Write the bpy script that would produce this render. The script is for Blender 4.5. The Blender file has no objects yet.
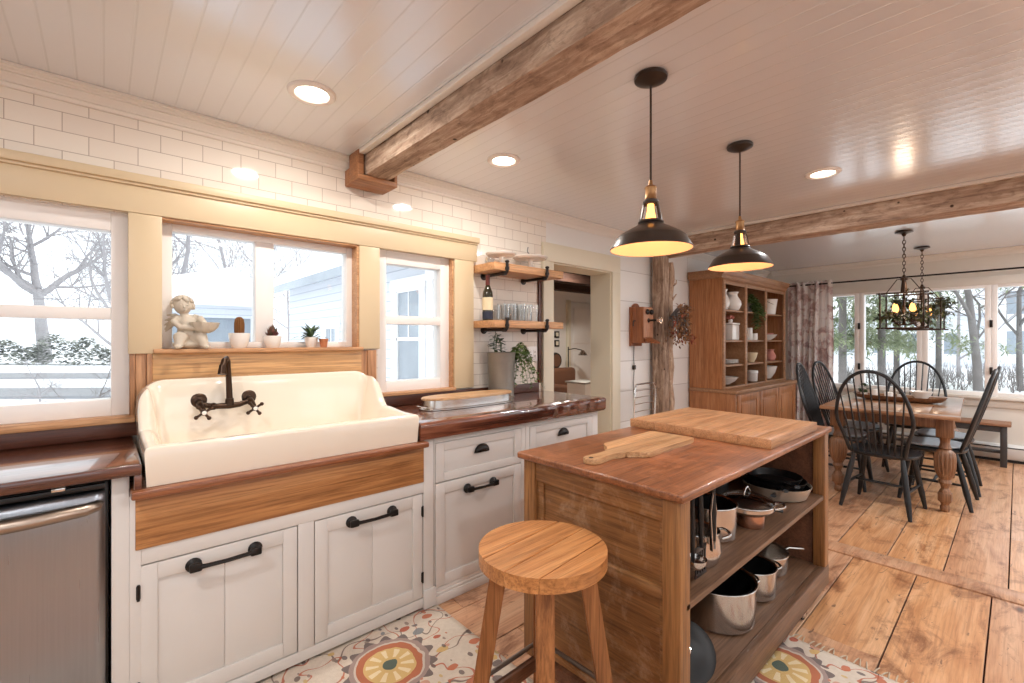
import bpy, bmesh, math, random
from mathutils import Vector, Matrix
random.seed(7)
PI = math.pi
sc = bpy.context.scene
COL = sc.collection
sc.view_settings.view_transform = 'Standard'
sc.view_settings.look = 'None'
sc.view_settings.gamma = 1.0
sc.view_settings.use_curve_mapping = False
sc.view_settings.exposure = 0.0

# ------------------------------------------------------------------ materials
def lin(c):
    out = []
    for v in c[:3]:
        v = v / 255.0
        out.append(v / 12.92 if v <= 0.04045 else ((v + 0.055) / 1.055) ** 2.4)
    return tuple(out) + (1.0,)

class NT:
    def __init__(s, name):
        s.m = bpy.data.materials.new(name); s.m.use_nodes = True
        s.t = s.m.node_tree; s.t.nodes.clear()
        s.out = s.n('ShaderNodeOutputMaterial')
    def n(s, typ, ins=None, **kw):
        nd = s.t.nodes.new(typ)
        for k, v in kw.items(): setattr(nd, k, v)
        for k, v in (ins or {}).items():
            sock = nd.inputs[k]
            if isinstance(v, bpy.types.NodeSocket): s.t.links.new(v, sock)
            else: sock.default_value = v
        return nd
    def math(s, op, a, b=0.0, c=None):
        d = {0: a, 1: b}
        if c is not None: d[2] = c
        return s.n('ShaderNodeMath', d, operation=op).outputs[0]
    def ramp(s, fac, stops, interp='LINEAR'):
        r = s.n('ShaderNodeValToRGB', {'Fac': fac}); cr = r.color_ramp; cr.interpolation = interp
        while len(cr.elements) < len(stops): cr.elements.new(0.5)
        for e, (p, c) in zip(cr.elements, stops):
            e.position = p; e.color = c if len(c) == 4 else lin(c)
        return r.outputs[0]
    def mix(s, fac, a, b, mode='MIX'):
        x = s.n('ShaderNodeMix', {0: fac, 6: a, 7: b}, data_type='RGBA', blend_type=mode)
        return x.outputs[2]
    def obj(s): return s.n('ShaderNodeTexCoord').outputs['Object']
    def noise(s, vec, scale, detail=3.0, dist=0.0, rough=0.55):
        return s.n('ShaderNodeTexNoise', {'Vector': vec, 'Scale': scale, 'Detail': detail, 'Distortion': dist, 'Roughness': rough})
    def mapping(s, vec, scale=(1, 1, 1), loc=(0, 0, 0), rot=(0, 0, 0)):
        return s.n('ShaderNodeMapping', {'Vector': vec, 'Scale': scale, 'Location': loc, 'Rotation': rot}).outputs[0]
    def bump(s, h, strength=0.3, dist=0.01):
        return s.n('ShaderNodeBump', {'Height': h, 'Strength': strength, 'Distance': dist}).outputs[0]
    def bsdf(s, **kw):
        b = s.n('ShaderNodeBsdfPrincipled')
        for k, v in kw.items():
            k = {'color': 'Base Color', 'rough': 'Roughness', 'metal': 'Metallic', 'normal': 'Normal', 'spec': 'Specular IOR Level',
                 'coat': 'Coat Weight', 'coat_rough': 'Coat Roughness', 'trans': 'Transmission Weight', 'ior': 'IOR', 'alpha': 'Alpha',
                 'emit': 'Emission Color', 'emit_s': 'Emission Strength', 'aniso': 'Anisotropic', 'sss': 'Subsurface Weight', 'sheen': 'Sheen Weight'}[k]
            sock = b.inputs[k]
            if isinstance(v, bpy.types.NodeSocket): s.t.links.new(v, sock)
            else: sock.default_value = v
        s.t.links.new(b.outputs[0], s.out.inputs[0])
        return s.m

def paint(name, c, rough=0.5, var=0.06, scale=3.0, bump=0.0, spec=0.5, coat=0.0, metal=0.0):
    """painted / plain surface with a little procedural tone variation"""
    t = NT(name); o = t.obj()
    nz = t.noise(o, scale, 4.0)
    a = lin(c); b = tuple(min(1, x * (1 - var * 2)) for x in a[:3]) + (1,)
    col = t.mix(nz.outputs[0], a, b)
    kw = dict(color=col, rough=rough, spec=spec, metal=metal, coat=coat)
    if bump: kw['normal'] = t.bump(t.noise(o, scale * 30, 2.0).outputs[0], bump, 0.004)
    return t.bsdf(**kw)

def wood(name, c0, c1, c2, axis='X', s=1.0, rough=0.45, bump=0.15, island=False, coat=0.0, wear=None, knots=False, contrast=1.0, spec=0.5, tone=0.5):
    """grain stretched along one axis of the object; optional tone change per board"""
    t = NT(name); o = t.obj()
    vec = o
    if island:
        rnd = t.n('ShaderNodeNewGeometry').outputs['Random Per Island']
        off = t.n('ShaderNodeCombineXYZ', {0: t.math('MULTIPLY', rnd, 37.0), 1: t.math('MULTIPLY', rnd, 91.0), 2: t.math('MULTIPLY', rnd, 53.0)}).outputs[0]
        vec = t.n('ShaderNodeVectorMath', {0: o, 1: off}, operation='ADD').outputs[0]
    i = 'XYZ'.index(axis)
    sca = [24.0 * s] * 3; sca[i] = 1.3 * s
    m1 = t.mapping(vec, sca)
    g = t.noise(m1, 1.6, 9.0, 0.9, 0.68)
    sca2 = [130.0 * s] * 3; sca2[i] = 4.0 * s
    f = t.noise(t.mapping(vec, sca2), 1.5, 4.0, 0.3, 0.65)
    lo, hi = 0.5 - 0.26 / contrast, 0.5 + 0.24 / contrast
    col = t.ramp(g.outputs[0], [(lo, c0), (0.5, c1), (hi, c2)])
    fine = t.ramp(f.outputs[0], [(0.36, (166, 152, 142)), (0.54, (255, 255, 255))])
    col = t.mix(0.6, col, fine, 'MULTIPLY')
    if island:
        v = t.math('MULTIPLY_ADD', rnd, tone, 1.0 - tone * 0.5)
        hs = t.n('ShaderNodeHueSaturation', {'Hue': 0.5, 'Saturation': 1.0, 'Value': v, 'Fac': 1.0, 'Color': col})
        col = hs.outputs[0]
    if knots:
        ms = [8.0] * 3; ms[i] = 3.4
        w = t.n('ShaderNodeTexVoronoi', {'Vector': t.mapping(vec, ms), 'Scale': 1.0, 'Randomness': 1.0})
        kn = t.ramp(w.outputs['Distance'], [(0.045, (70, 38, 18)), (0.10, (160, 118, 84)), (0.19, (255, 255, 255))])
        wc = t.n('ShaderNodeSeparateXYZ', {0: w.outputs['Color']})
        col = t.mix(t.math('MULTIPLY', t.math('GREATER_THAN', wc.outputs[0], 0.5), 0.85), col, kn, 'MULTIPLY')
    if wear:
        wn = t.noise(o, 4.0, 9.0, 0.5, 0.74)
        wf = t.ramp(wn.outputs[0], [(0.50, (0, 0, 0)), (0.60, (255, 255, 255))])
        col = t.mix(t.math('MULTIPLY', wf, 0.6), col, lin(wear))
        ws = t.noise(t.mapping(o, (1, 1, 1), (5, 3, 1)), 2.4, 8.0, 0.4, 0.7)
        col = t.mix(t.ramp(ws.outputs[0], [(0.46, (150, 150, 150)), (0.60, (0, 0, 0))]), col, t.mix(0.75, col, lin((104, 84, 70)), 'MULTIPLY'))
    ht = t.math('ADD', g.outputs[0], t.math('MULTIPLY', f.outputs[0], 0.5))
    rr = t.math('MULTIPLY_ADD', g.outputs[0], 0.2, rough - 0.1)
    return t.bsdf(color=col, rough=rr, normal=t.bump(ht, bump, 0.006), coat=coat, coat_rough=0.12, spec=spec)

def old_wood(name, axis, c0, c1, c2):
    """hewn timber: blotchy tone, long cracks, worm holes"""
    t = NT(name); o = t.obj(); i = 'XYZ'.index(axis)
    a = [5.0] * 3; a[i] = 1.6; b = [34.0] * 3; b[i] = 2.4; c = [11.0] * 3; c[i] = 5.0
    big = t.noise(t.mapping(o, a), 1.6, 5.0, 1.0, 0.65)
    gr = t.noise(t.mapping(o, b), 1.4, 5.0, 0.5, 0.6)
    chip = t.noise(t.mapping(o, c), 2.4, 5.0, 0.8, 0.7)
    f = t.math('ADD', t.math('MULTIPLY', big.outputs[0], 0.5), t.math('MULTIPLY', gr.outputs[0], 0.5))
    col = t.ramp(f, [(0.36, c0), (0.5, c1), (0.62, c2)])
    col = t.mix(0.38, col, t.ramp(chip.outputs[0], [(0.36, (128, 104, 90)), (0.5, (255, 255, 255))]), 'MULTIPLY')
    hl = t.n('ShaderNodeTexVoronoi', {'Vector': o, 'Scale': 8.5})
    hole = t.ramp(hl.outputs['Distance'], [(0.06, (46, 30, 24)), (0.10, (255, 255, 255))])
    col = t.mix(0.9, col, hole, 'MULTIPLY')
    h = t.math('ADD', t.math('MULTIPLY', gr.outputs[0], 0.6), t.math('ADD', chip.outputs[0], t.math('MULTIPLY', big.outputs[0], 0.8)))
    return t.bsdf(color=col, rough=0.85, normal=t.bump(h, 0.9, 0.012), spec=0.25)

def floor_wood():
    """wide old pine boards: a tone per board, soft grain, small knots, scuffs and scratches"""
    t = NT('wide_pine_floor'); o = t.obj()
    rnd = t.n('ShaderNodeNewGeometry').outputs['Random Per Island']
    off = t.n('ShaderNodeCombineXYZ', {0: t.math('MULTIPLY', rnd, 37.0), 1: t.math('MULTIPLY', rnd, 91.0), 2: 0.0}).outputs[0]
    vec = t.n('ShaderNodeVectorMath', {0: o, 1: off}, operation='ADD').outputs[0]
    g = t.noise(t.mapping(vec, (0.9, 9.0, 9.0)), 1.5, 6.0, 1.1, 0.6)
    f = t.noise(t.mapping(vec, (2.5, 75.0, 40.0)), 1.5, 4.0, 0.3, 0.6)
    col = t.ramp(g.outputs[0], [(0.30, (184, 128, 82)), (0.5, (206, 154, 108)), (0.72, (222, 178, 136))])
    col = t.mix(0.35, col, t.ramp(f.outputs[0], [(0.36, (172, 150, 132)), (0.54, (255, 255, 255))]), 'MULTIPLY')
    hs = t.n('ShaderNodeHueSaturation', {'Hue': t.math('MULTIPLY_ADD', rnd, 0.006, 0.494), 'Saturation': t.math('MULTIPLY_ADD', rnd, 0.16, 0.84), 'Value': t.math('MULTIPLY_ADD', rnd, 0.22, 0.90), 'Fac': 1.0, 'Color': col})
    col = hs.outputs[0]
    v = t.n('ShaderNodeTexVoronoi', {'Vector': t.mapping(vec, (2.6, 5.2, 5.2)), 'Scale': 1.0})
    vc = t.n('ShaderNodeSeparateXYZ', {0: v.outputs['Color']})
    kn = t.ramp(v.outputs['Distance'], [(0.035, (74, 44, 26)), (0.07, (150, 104, 70)), (0.13, (255, 255, 255))])
    col = t.mix(t.math('MULTIPLY', t.math('GREATER_THAN', vc.outputs[0], 0.55), 0.85), col, kn, 'MULTIPLY')
    sc_ = t.noise(t.mapping(o, (1.4, 2.6, 1.0), (3, 1, 0)), 2.3, 8.0, 0.6, 0.72)
    col = t.mix(t.ramp(sc_.outputs[0], [(0.52, (0, 0, 0)), (0.66, (230, 230, 230))]), col, t.mix(1.0, col, lin((150, 118, 92)), 'MULTIPLY'))
    s2 = t.noise(t.mapping(o, (5.0, 16.0, 1.0), (9, 4, 0), (0, 0, 0.5)), 1.6, 3.0, 1.4, 0.6)
    col = t.mix(t.ramp(s2.outputs[0], [(0.655, (0, 0, 0)), (0.69, (220, 220, 220))]), col, lin((92, 60, 40)))
    rr = t.math('MULTIPLY_ADD', sc_.outputs[0], 0.3, 0.20)
    h = t.math('ADD', g.outputs[0], t.math('MULTIPLY', f.outputs[0], 0.4))
    return t.bsdf(color=col, rough=rr, normal=t.bump(h, 0.10, 0.006), coat=0.35, coat_rough=0.22)

def metal(name, c, rough=0.25, aniso=0.0, streak=None):
    t = NT(name); o = t.obj()
    nz = t.noise(t.mapping(o, streak or (6, 6, 6)), 3.0, 3.0)
    rr = t.math('MULTIPLY_ADD', nz.outputs[0], 0.12, rough - 0.06)
    a = lin(c)
    return t.bsdf(color=t.mix(nz.outputs[0], a, tuple(x * 0.86 for x in a[:3]) + (1,)), metal=1.0, rough=rr, aniso=aniso)

def emit(name, c, s):
    t = NT(name)
    e = t.n('ShaderNodeEmission', {'Color': lin(c), 'Strength': s})
    t.t.links.new(e.outputs[0], t.out.inputs[0]); return t.m

def glass_thin(name, tint=(250, 252, 252), gloss=0.06):
    t = NT(name)
    a = t.n('ShaderNodeBsdfTransparent', {'Color': lin(tint)}); g = t.n('ShaderNodeBsdfGlossy', {'Color': (1, 1, 1, 1), 'Roughness': 0.02})
    fr = t.n('ShaderNodeFresnel', {'IOR': 1.35})
    mx = t.n('ShaderNodeMixShader', {0: t.math('ADD', t.math('MULTIPLY', fr.outputs[0], 0.6), gloss), 1: a.outputs[0], 2: g.outputs[0]})
    t.t.links.new(mx.outputs[0], t.out.inputs[0]); return t.m

def tile_mat():
    t = NT('subway_tile'); o = t.obj()
    xyz = t.n('ShaderNodeSeparateXYZ', {0: o})
    v = t.n('ShaderNodeCombineXYZ', {0: xyz.outputs[0], 1: xyz.outputs[2], 2: 0.0}).outputs[0]
    v = t.mapping(v, (1, 1, 1), (0.118 + 0.07625, -2.133 + 0.075 * 40, 0))
    b = t.n('ShaderNodeTexBrick', {'Vector': v, 'Color1': lin((240, 232, 220)), 'Color2': lin((234, 224, 212)), 'Mortar': lin((176, 160, 146)),
        'Scale': 1.0, 'Mortar Size': 0.0014, 'Mortar Smooth': 0.15, 'Bias': 0.0, 'Brick Width': 0.1525, 'Row Height': 0.075}, offset=0.5, offset_frequency=2, squash=1.0)
    wob = t.noise(o, 9.0, 2.0)
    h = t.math('ADD', t.math('MULTIPLY', b.outputs['Fac'], -1.0), t.math('MULTIPLY', wob.outputs[0], 0.22))
    rr = t.math('MULTIPLY_ADD', b.outputs['Fac'], 0.5, 0.07)
    return t.bsdf(color=b.outputs['Color'], rough=rr, normal=t.bump(h, 0.35, 0.003))

def block_mat():
    t = NT('white_painted_plank_wall'); o = t.obj()
    xyz = t.n('ShaderNodeSeparateXYZ', {0: o})
    v = t.n('ShaderNodeCombineXYZ', {0: xyz.outputs[0], 1: xyz.outputs[2], 2: 0.0}).outputs[0]
    b = t.n('ShaderNodeTexBrick', {'Vector': t.mapping(v, (1, 1, 1), (0.3, 0.02, 0)), 'Color1': lin((238, 236, 232)), 'Color2': lin((230, 228, 224)), 'Mortar': lin((196, 190, 184)),
        'Scale': 1.0, 'Mortar Size': 0.004, 'Mortar Smooth': 0.4, 'Brick Width': 2.6, 'Row Height': 0.285}, offset=0.5)
    h = t.math('MULTIPLY', b.outputs['Fac'], -1.0)
    return t.bsdf(color=b.outputs['Color'], rough=0.5, normal=t.bump(h, 0.5, 0.004))

def bead_mat():
    """white gloss beadboard: a groove every 76 mm, boards running across the room"""
    t = NT('beadboard_ceiling_paint'); o = t.obj()
    x = t.n('ShaderNodeSeparateXYZ', {0: o}).outputs[0]
    fr = t.math('FRACT', t.math('DIVIDE', t.math('ADD', x, 10.067), 0.0757))
    e = t.math('ABSOLUTE', t.math('SUBTRACT', fr, 0.5))            # 0.5 at the groove
    gr = t.ramp(e, [(0.44, (255, 255, 255)), (0.485, (0, 0, 0))])
    wav = t.noise(t.mapping(o, (5.0, 0.7, 1.0)), 2.0, 3.0)
    cup = t.math('MULTIPLY', t.math('POWER', e, 2.0), 2.2)
    h = t.math('ADD', t.math('ADD', gr, cup), t.math('MULTIPLY', wav.outputs[0], 0.25))
    col = t.mix(gr, lin((218, 221, 226)), lin((226, 229, 235)))
    return t.bsdf(color=col, rough=0.2, normal=t.bump(h, 0.24, 0.004), spec=0.6, ior=1.85, coat=0.6, coat_rough=0.16)

def rug_mat(name, period=1.15, phase=0.0, yc=0.0):
    """cream rug with round flower medallions, scrolls and scattered petals"""
    t = NT(name); o = t.obj()
    wn = t.noise(o, 14.0, 2.0)
    sp = t.n('ShaderNodeSeparateXYZ', {0: t.n('ShaderNodeVectorMath', {0: o, 1: t.n('ShaderNodeVectorMath', {0: wn.outputs['Color'], 3: 0.016}, operation='SCALE').outputs[0]}, operation='ADD').outputs[0]})
    px = t.math('SUBTRACT', t.math('FRACT', t.math('DIVIDE', t.math('ADD', sp.outputs[0], 20 * period + period * 0.5 - phase), period)), 0.5)
    px = t.math('MULTIPLY', px, period)
    py = t.math('SUBTRACT', sp.outputs[1], yc)
    r = t.math('SQRT', t.math('ADD', t.math('MULTIPLY', px, px), t.math('MULTIPLY', py, py)))
    ang = t.math('ARCTAN2', py, px)
    pet = t.math('MULTIPLY', t.math('SINE', t.math('MULTIPLY', ang, 10.0)), 0.5)
    pet2 = t.math('MULTIPLY', t.math('SINE', t.math('MULTIPLY', ang, 14.0)), 0.016)
    rp = t.math('ADD', r, t.math('MULTIPLY', t.math('SUBTRACT', wn.outputs[0], 0.5), 0.02))
    med = t.ramp(t.math('DIVIDE', rp, 0.20), [(0.0, (98, 110, 100)), (0.15, (214, 182, 124)), (0.52, (184, 116, 88)), (0.66, (206, 192, 178)), (0.70, (166, 146, 138)), (0.80, (126, 114, 110))], 'CONSTANT')
    petal = t.math('MULTIPLY', t.math('GREATER_THAN', pet, 0.15), t.math('MULTIPLY', t.math('GREATER_THAN', rp, 0.045), t.math('LESS_THAN', rp, 0.095)))
    med = t.mix(petal, med, lin((232, 214, 176)))
    inm = t.math('LESS_THAN', t.math('ADD', r, pet2), 0.172)
    # scattered petals
    vo = t.n('ShaderNodeTexVoronoi', {'Vector': t.mapping(o, (1.0, 1.45, 1.0), (0.31, 0.12, 0), (0, 0, 0.5)), 'Scale': 12.0, 'Randomness': 1.0})
    dn = t.math('ADD', vo.outputs['Distance'], t.math('MULTIPLY', t.math('SUBTRACT', wn.outputs[0], 0.5), 0.5))
    cc = t.n('ShaderNodeSeparateXYZ', {0: vo.outputs['Color']})
    pc = t.ramp(cc.outputs[0], [(0.0, (196, 118, 88)), (0.20, (210, 176, 116)), (0.38, (124, 114, 112)), (0.56, (206, 158, 136)), (0.72, (136, 140, 142)), (0.86, (182, 96, 74))], 'CONSTANT')
    keep = t.math('MULTIPLY', t.math('LESS_THAN', dn, 0.33), t.math('GREATER_THAN', cc.outputs[1], 0.30))
    # scrolling stems
    sn = t.noise(t.mapping(o, (1, 1, 1), (2.1, 0.7, 0)), 4.6, 1.0, 0.5)
    stem = t.math('LESS_THAN', t.math('ABSOLUTE', t.math('SUBTRACT', sn.outputs[0], 0.5)), 0.0085)
    sn2 = t.noise(t.mapping(o, (1, 1, 1), (7.1, 3.7, 0)), 5.5, 1.0, 0.4)
    stem2 = t.math('LESS_THAN', t.math('ABSOLUTE', t.math('SUBTRACT', sn2.outputs[0], 0.53)), 0.008)
    base = t.mix(t.noise(o, 60.0, 2.0).outputs[0], lin((226, 214, 198)), lin((204, 190, 174)))
    col = t.mix(t.math('MULTIPLY', stem, 0.8), base, lin((110, 92, 84)))
    col = t.mix(t.math('MULTIPLY', stem2, 0.8), col, lin((186, 96, 66)))
    col = t.mix(t.math('MULTIPLY', keep, 0.92), col, pc)
    v2 = t.n('ShaderNodeTexVoronoi', {'Vector': t.mapping(o, (1.6, 1.0, 1.0), (1.7, 0.4, 0), (0, 0, -0.7)), 'Scale': 21.0, 'Randomness': 1.0})
    c2 = t.n('ShaderNodeSeparateXYZ', {0: v2.outputs['Color']})
    k2 = t.math('MULTIPLY', t.math('LESS_THAN', t.math('ADD', v2.outputs['Distance'], t.math('MULTIPLY', t.math('SUBTRACT', wn.outputs[0], 0.5), 0.6)), 0.30), t.math('GREATER_THAN', c2.outputs[1], 0.62))
    col = t.mix(t.math('MULTIPLY', k2, 0.85), col, t.ramp(c2.outputs[0], [(0.0, (112, 100, 98)), (0.45, (150, 132, 122)), (0.7, (192, 120, 92)), (0.88, (206, 176, 120))], 'CONSTANT'))
    col = t.mix(inm, col, med)
    h = t.noise(o, 260.0, 2.0).outputs[0]
    return t.bsdf(color=col, rough=0.95, normal=t.bump(h, 0.6, 0.004), spec=0.1)

def curtain_mat():
    t = NT('toile_curtain_cloth'); o = t.obj()
    n1 = t.noise(t.mapping(o, (1, 1, 1)), 9.0, 5.0, 0.6, 0.65)
    n2 = t.noise(t.mapping(o, (1, 1, 1), (3, 1, 2)), 3.0, 2.0)
    f = t.ramp(t.math('ADD', n1.outputs[0], t.math('MULTIPLY', n2.outputs[0], 0.35)), [(0.66, (244, 238, 234)), (0.72, (220, 200, 196)), (0.86, (190, 164, 162))])
    a = t.n('ShaderNodeBsdfDiffuse', {'Color': f}); b = t.n('ShaderNodeBsdfTranslucent', {'Color': f})
    mx = t.n('ShaderNodeMixShader', {0: 0.35, 1: a.outputs[0], 2: b.outputs[0]})
    t.t.links.new(mx.outputs[0], t.out.inputs[0]); return t.m

def clapboard(name, c=(236, 238, 240)):
    t = NT(name); o = t.obj()
    z = t.n('ShaderNodeSeparateXYZ', {0: o}).outputs[2]
    fr = t.math('FRACT', t.math('DIVIDE', z, 0.11))
    ln = t.ramp(fr, [(0.0, (168, 176, 188)), (0.12, (255, 255, 255))])
    col = t.mix(1.0, lin(c), ln, 'MULTIPLY')
    return t.bsdf(color=col, rough=0.6, normal=t.bump(fr, 0.5, 0.012))

def leafm(name, a, b, rough=0.5):
    t = NT(name); o = t.obj()
    rnd = t.n('ShaderNodeNewGeometry').outputs['Random Per Island']
    return t.bsdf(color=t.mix(rnd, lin(a), lin(b)), rough=rough, spec=0.3)

def counter_mat():
    t = NT('dark_glossy_plank_counter'); o = t.obj()
    g = t.noise(t.mapping(o, (1.0, 17, 17)), 1.7, 7.0, 0.7, 0.62)
    col = t.ramp(g.outputs[0], [(0.30, (44, 24, 18)), (0.46, (92, 50, 36)), (0.58, (130, 78, 56)), (0.75, (152, 100, 76))])
    y = t.n('ShaderNodeSeparateXYZ', {0: o}).outputs[1]
    fr = t.math('FRACT', t.math('DIVIDE', t.math('ADD', y, 5.0), 0.118))
    seam = t.ramp(t.math('ABSOLUTE', t.math('SUBTRACT', fr, 0.5)), [(0.472, (255, 255, 255)), (0.492, (0, 0, 0))])
    col = t.mix(seam, lin((30, 14, 9)), col)
    h = t.math('ADD', t.math('MULTIPLY', g.outputs[0], 0.35), seam)
    return t.bsdf(color=col, rough=0.2, normal=t.bump(h, 0.16, 0.006), coat=1.0, coat_rough=0.06)

M_TILE = tile_mat(); M_BLOCK = block_mat(); M_BEAD = bead_mat()
M_CREAM = paint('cream_trim_paint', (218, 197, 162), 0.42, 0.03)
M_CREAMD = paint('pale_cream_door_trim', (226, 218, 196), 0.45, 0.03)
M_WHITE = paint('white_window_vinyl', (244, 240, 236), 0.35, 0.02)
M_WALLP = paint('white_wall_paint', (232, 228, 222), 0.6, 0.03)
M_FARW = paint('pale_dining_wall_paint', (226, 220, 210), 0.55, 0.03)
M_CROWN = paint('crown_paint', (236, 230, 222), 0.4, 0.02)
M_CAB = paint('cabinet_white_paint', (224, 221, 216), 0.42, 0.03, 4.0)
M_PINE = wood('pine_trim', (178, 126, 84), (204, 154, 110), (222, 178, 134), 'X', 0.8, 0.42, 0.06)
M_PINEZ = wood('pine_trim_upright', (146, 100, 66), (182, 132, 92), (206, 160, 118), 'Z', 0.8, 0.42, 0.06, knots=True)
M_APRONB = wood('yellow_pine_board', (196, 148, 96), (212, 166, 112), (222, 180, 128), 'X', 0.6, 0.4, 0.04)
M_APRON = wood('sink_apron_wood', (142, 92, 54), (192, 136, 84), (214, 162, 108), 'X', 0.6, 0.4, 0.06)
M_LEDGE = wood('sink_ledge_wood', (98, 56, 36), (146, 90, 58), (172, 114, 78), 'X', 0.9, 0.28, 0.06, coat=0.4)
M_COUNTER = counter_mat()
M_BSPL = wood('dark_backsplash_wood', (46, 24, 17), (82, 44, 30), (112, 64, 44), 'X', 0.9, 0.35, 0.1)
M_BEAM = old_wood('old_hewn_beam', 'Y', (138, 114, 98), (182, 156, 136), (214, 194, 174))
M_POST = old_wood('old_hewn_post', 'Z', (112, 88, 74), (158, 132, 112), (198, 176, 156))
M_POLE = old_wood('pale_branch_wood', 'Z', (150, 122, 100), (190, 162, 138), (214, 190, 168))
M_CORBEL = wood('corbel_wood', (122, 78, 50), (164, 112, 74), (186, 134, 94), 'X', 1.0, 0.55, 0.1)
M_FLOOR = floor_wood()
M_GAP = paint('floor_gap', (52, 30, 18), 0.9)
M_ENAMEL = paint('cream_enamel', (238, 226, 208), 0.14, 0.015, 2.0, coat=0.6)
M_BRONZE = metal('oil_rubbed_bronze', (74, 58, 48), 0.36)
M_IRON = paint('black_iron', (34, 30, 28), 0.42, 0.1, metal=0.4)
M_STEEL = metal('polished_steel', (206, 200, 194), 0.2)
M_DW = metal('brushed_steel_door', (170, 176, 184), 0.3, 0.6, (60, 60, 0.6))
M_DWH = metal('warm_steel_handle', (176, 160, 146), 0.34, 0.0, (1, 60, 60))
M_BLACKP = paint('black_plastic', (20, 20, 22), 0.35)
M_CHROME = metal('chrome', (228, 226, 224), 0.1)
M_DARKPAN = paint('dark_nonstick', (26, 25, 25), 0.42, 0.1, spec=0.3)
M_COPPERY = metal('worn_copper', (198, 156, 134), 0.25)  # steel whose coppery reflection is painted into the base colour
M_ISLTOP = wood('island_top_wood', (106, 62, 38), (148, 92, 56), (178, 118, 76), 'X', 0.7, 0.36, 0.10, wear=(188, 122, 82), coat=0.2)
M_ISL = wood('island_body_wood', (108, 70, 36), (146, 99, 54), (172, 126, 76), 'Z', 0.8, 0.5, 0.12, coat=0.1)
M_ISLP = wood('island_worn_panel', (112, 72, 38), (150, 102, 56), (176, 128, 78), 'Y', 0.7, 0.5, 0.12, wear=(186, 150, 118))
M_ISLIN = wood('island_inside_wood', (84, 52, 36), (114, 74, 52), (134, 90, 64), 'X', 0.8, 0.5, 0.08)
M_SHELFI = wood('island_shelf_wood', (84, 60, 44), (116, 86, 64), (140, 108, 84), 'X', 0.8, 0.45, 0.08)
M_BUTCH = wood('butcher_block_maple', (164, 116, 76), (190, 142, 100), (208, 164, 122), 'X', 0.9, 0.4, 0.05, island=True, tone=0.12)
M_BUTCH2 = wood('cutting_board_wood', (176, 130, 88), (206, 162, 116), (224, 186, 142), 'X', 0.9, 0.4, 0.05, island=True, tone=0.3)
M_STOOL = wood('stool_seat_wood', (140, 88, 48), (190, 130, 76), (212, 156, 100), 'X', 0.6, 0.42, 0.2, island=True, tone=0.2, contrast=1.2)
M_STOOLL = wood('stool_leg_wood', (108, 66, 36), (156, 102, 58), (182, 126, 78), 'Z', 0.8, 0.45, 0.12)
M_STOOLR = wood('stool_rail_wood', (74, 44, 28), (108, 68, 44), (134, 92, 62), 'X', 0.9, 0.5, 0.1)
M_RODM = metal('grey_steel_rod', (150, 146, 142), 0.35)
M_SHELF = wood('wall_shelf_wood', (176, 124, 82), (206, 154, 108), (224, 180, 136), 'X', 0.8, 0.45, 0.08)
M_PIPE = paint('black_pipe', (56, 50, 48), 0.4, 0.1, metal=0.6)
M_HUTCH = wood('hutch_pine', (150, 92, 52), (182, 122, 76), (200, 146, 100), 'Z', 0.7, 0.45, 0.05, knots=True)
M_HUTCHX = wood('hutch_pine_rails', (140, 98, 66), (172, 128, 92), (190, 150, 114), 'X', 0.8, 0.45, 0.05)
M_HUTCHB = wood('hutch_back_boards', (122, 74, 42), (150, 98, 60), (166, 114, 74), 'Z', 0.7, 0.55, 0.05)
M_TABLE = wood('table_top_wood', (140, 98, 68), (172, 128, 94), (194, 152, 118), 'Y', 0.6, 0.3, 0.05, island=True, tone=0.15, coat=0.4)
M_TLEG = wood('table_leg_wood', (104, 72, 50), (138, 100, 72), (164, 126, 94), 'Z', 0.8, 0.4, 0.08)
M_CHAIR = paint('black_blue_chair_paint', (28, 31, 35), 0.36, 0.12, 8.0)
M_CUSH = paint('pale_blue_cushion_cloth', (196, 206, 214), 0.9, 0.12, 18.0, bump=0.3)
M_BENCH = paint('charcoal_bench_paint', (62, 60, 60), 0.5, 0.1)
M_BENCHT = wood('bench_top_wood', (110, 72, 50), (146, 104, 76), (170, 128, 98), 'Y', 0.8, 0.5, 0.08)
M_CERAM = paint('white_ceramic', (240, 236, 230), 0.2, 0.02, coat=0.3)
M_CERAMB = paint('blue_white_ceramic', (206, 220, 230), 0.22, 0.04, coat=0.3)
M_STONE = paint('weathered_plaster', (222, 210, 192), 0.85, 0.16, 16.0, bump=0.4)
M_TERRA = paint('terracotta', (196, 122, 82), 0.8, 0.08, 10.0)
M_SOIL = paint('soil', (58, 42, 32), 0.95, 0.2, 30.0)
M_ZINC = metal('aged_zinc', (168, 164, 156), 0.55)
M_GLASSW = glass_thin('window_pane_glass', gloss=0.0)
M_GLASSC = glass_thin('drinking_glass', (252, 253, 253), 0.05)
M_GLASSB = paint('dark_bottle_glass', (44, 40, 22), 0.08, 0.1, coat=0.5)
M_LABEL = paint('cream_paper_label', (232, 214, 178), 0.7, 0.05)
M_FOIL = paint('maroon_foil', (112, 48, 40), 0.35, 0.1)
M_NAVY = paint('navy_label', (36, 40, 60), 0.6, 0.05)
M_LEAF = leafm('green_leaf', (74, 98, 52), (124, 144, 84))
M_LEAFD = leafm('dark_green_leaf', (52, 70, 44), (92, 110, 70))
M_EVER = leafm('evergreen_sprig', (52, 60, 36), (96, 100, 60))
M_DRY = leafm('dried_flowers', (112, 78, 56), (176, 132, 96), 0.9)
M_DRYR = leafm('dried_red_flowers', (132, 62, 50), (168, 96, 74), 0.9)
M_SUCC = leafm('succulent_leaf', (96, 92, 70), (150, 92, 92))
M_CACT = paint('brown_cactus', (150, 98, 48), 0.8, 0.2, 60.0, bump=0.8)
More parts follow.
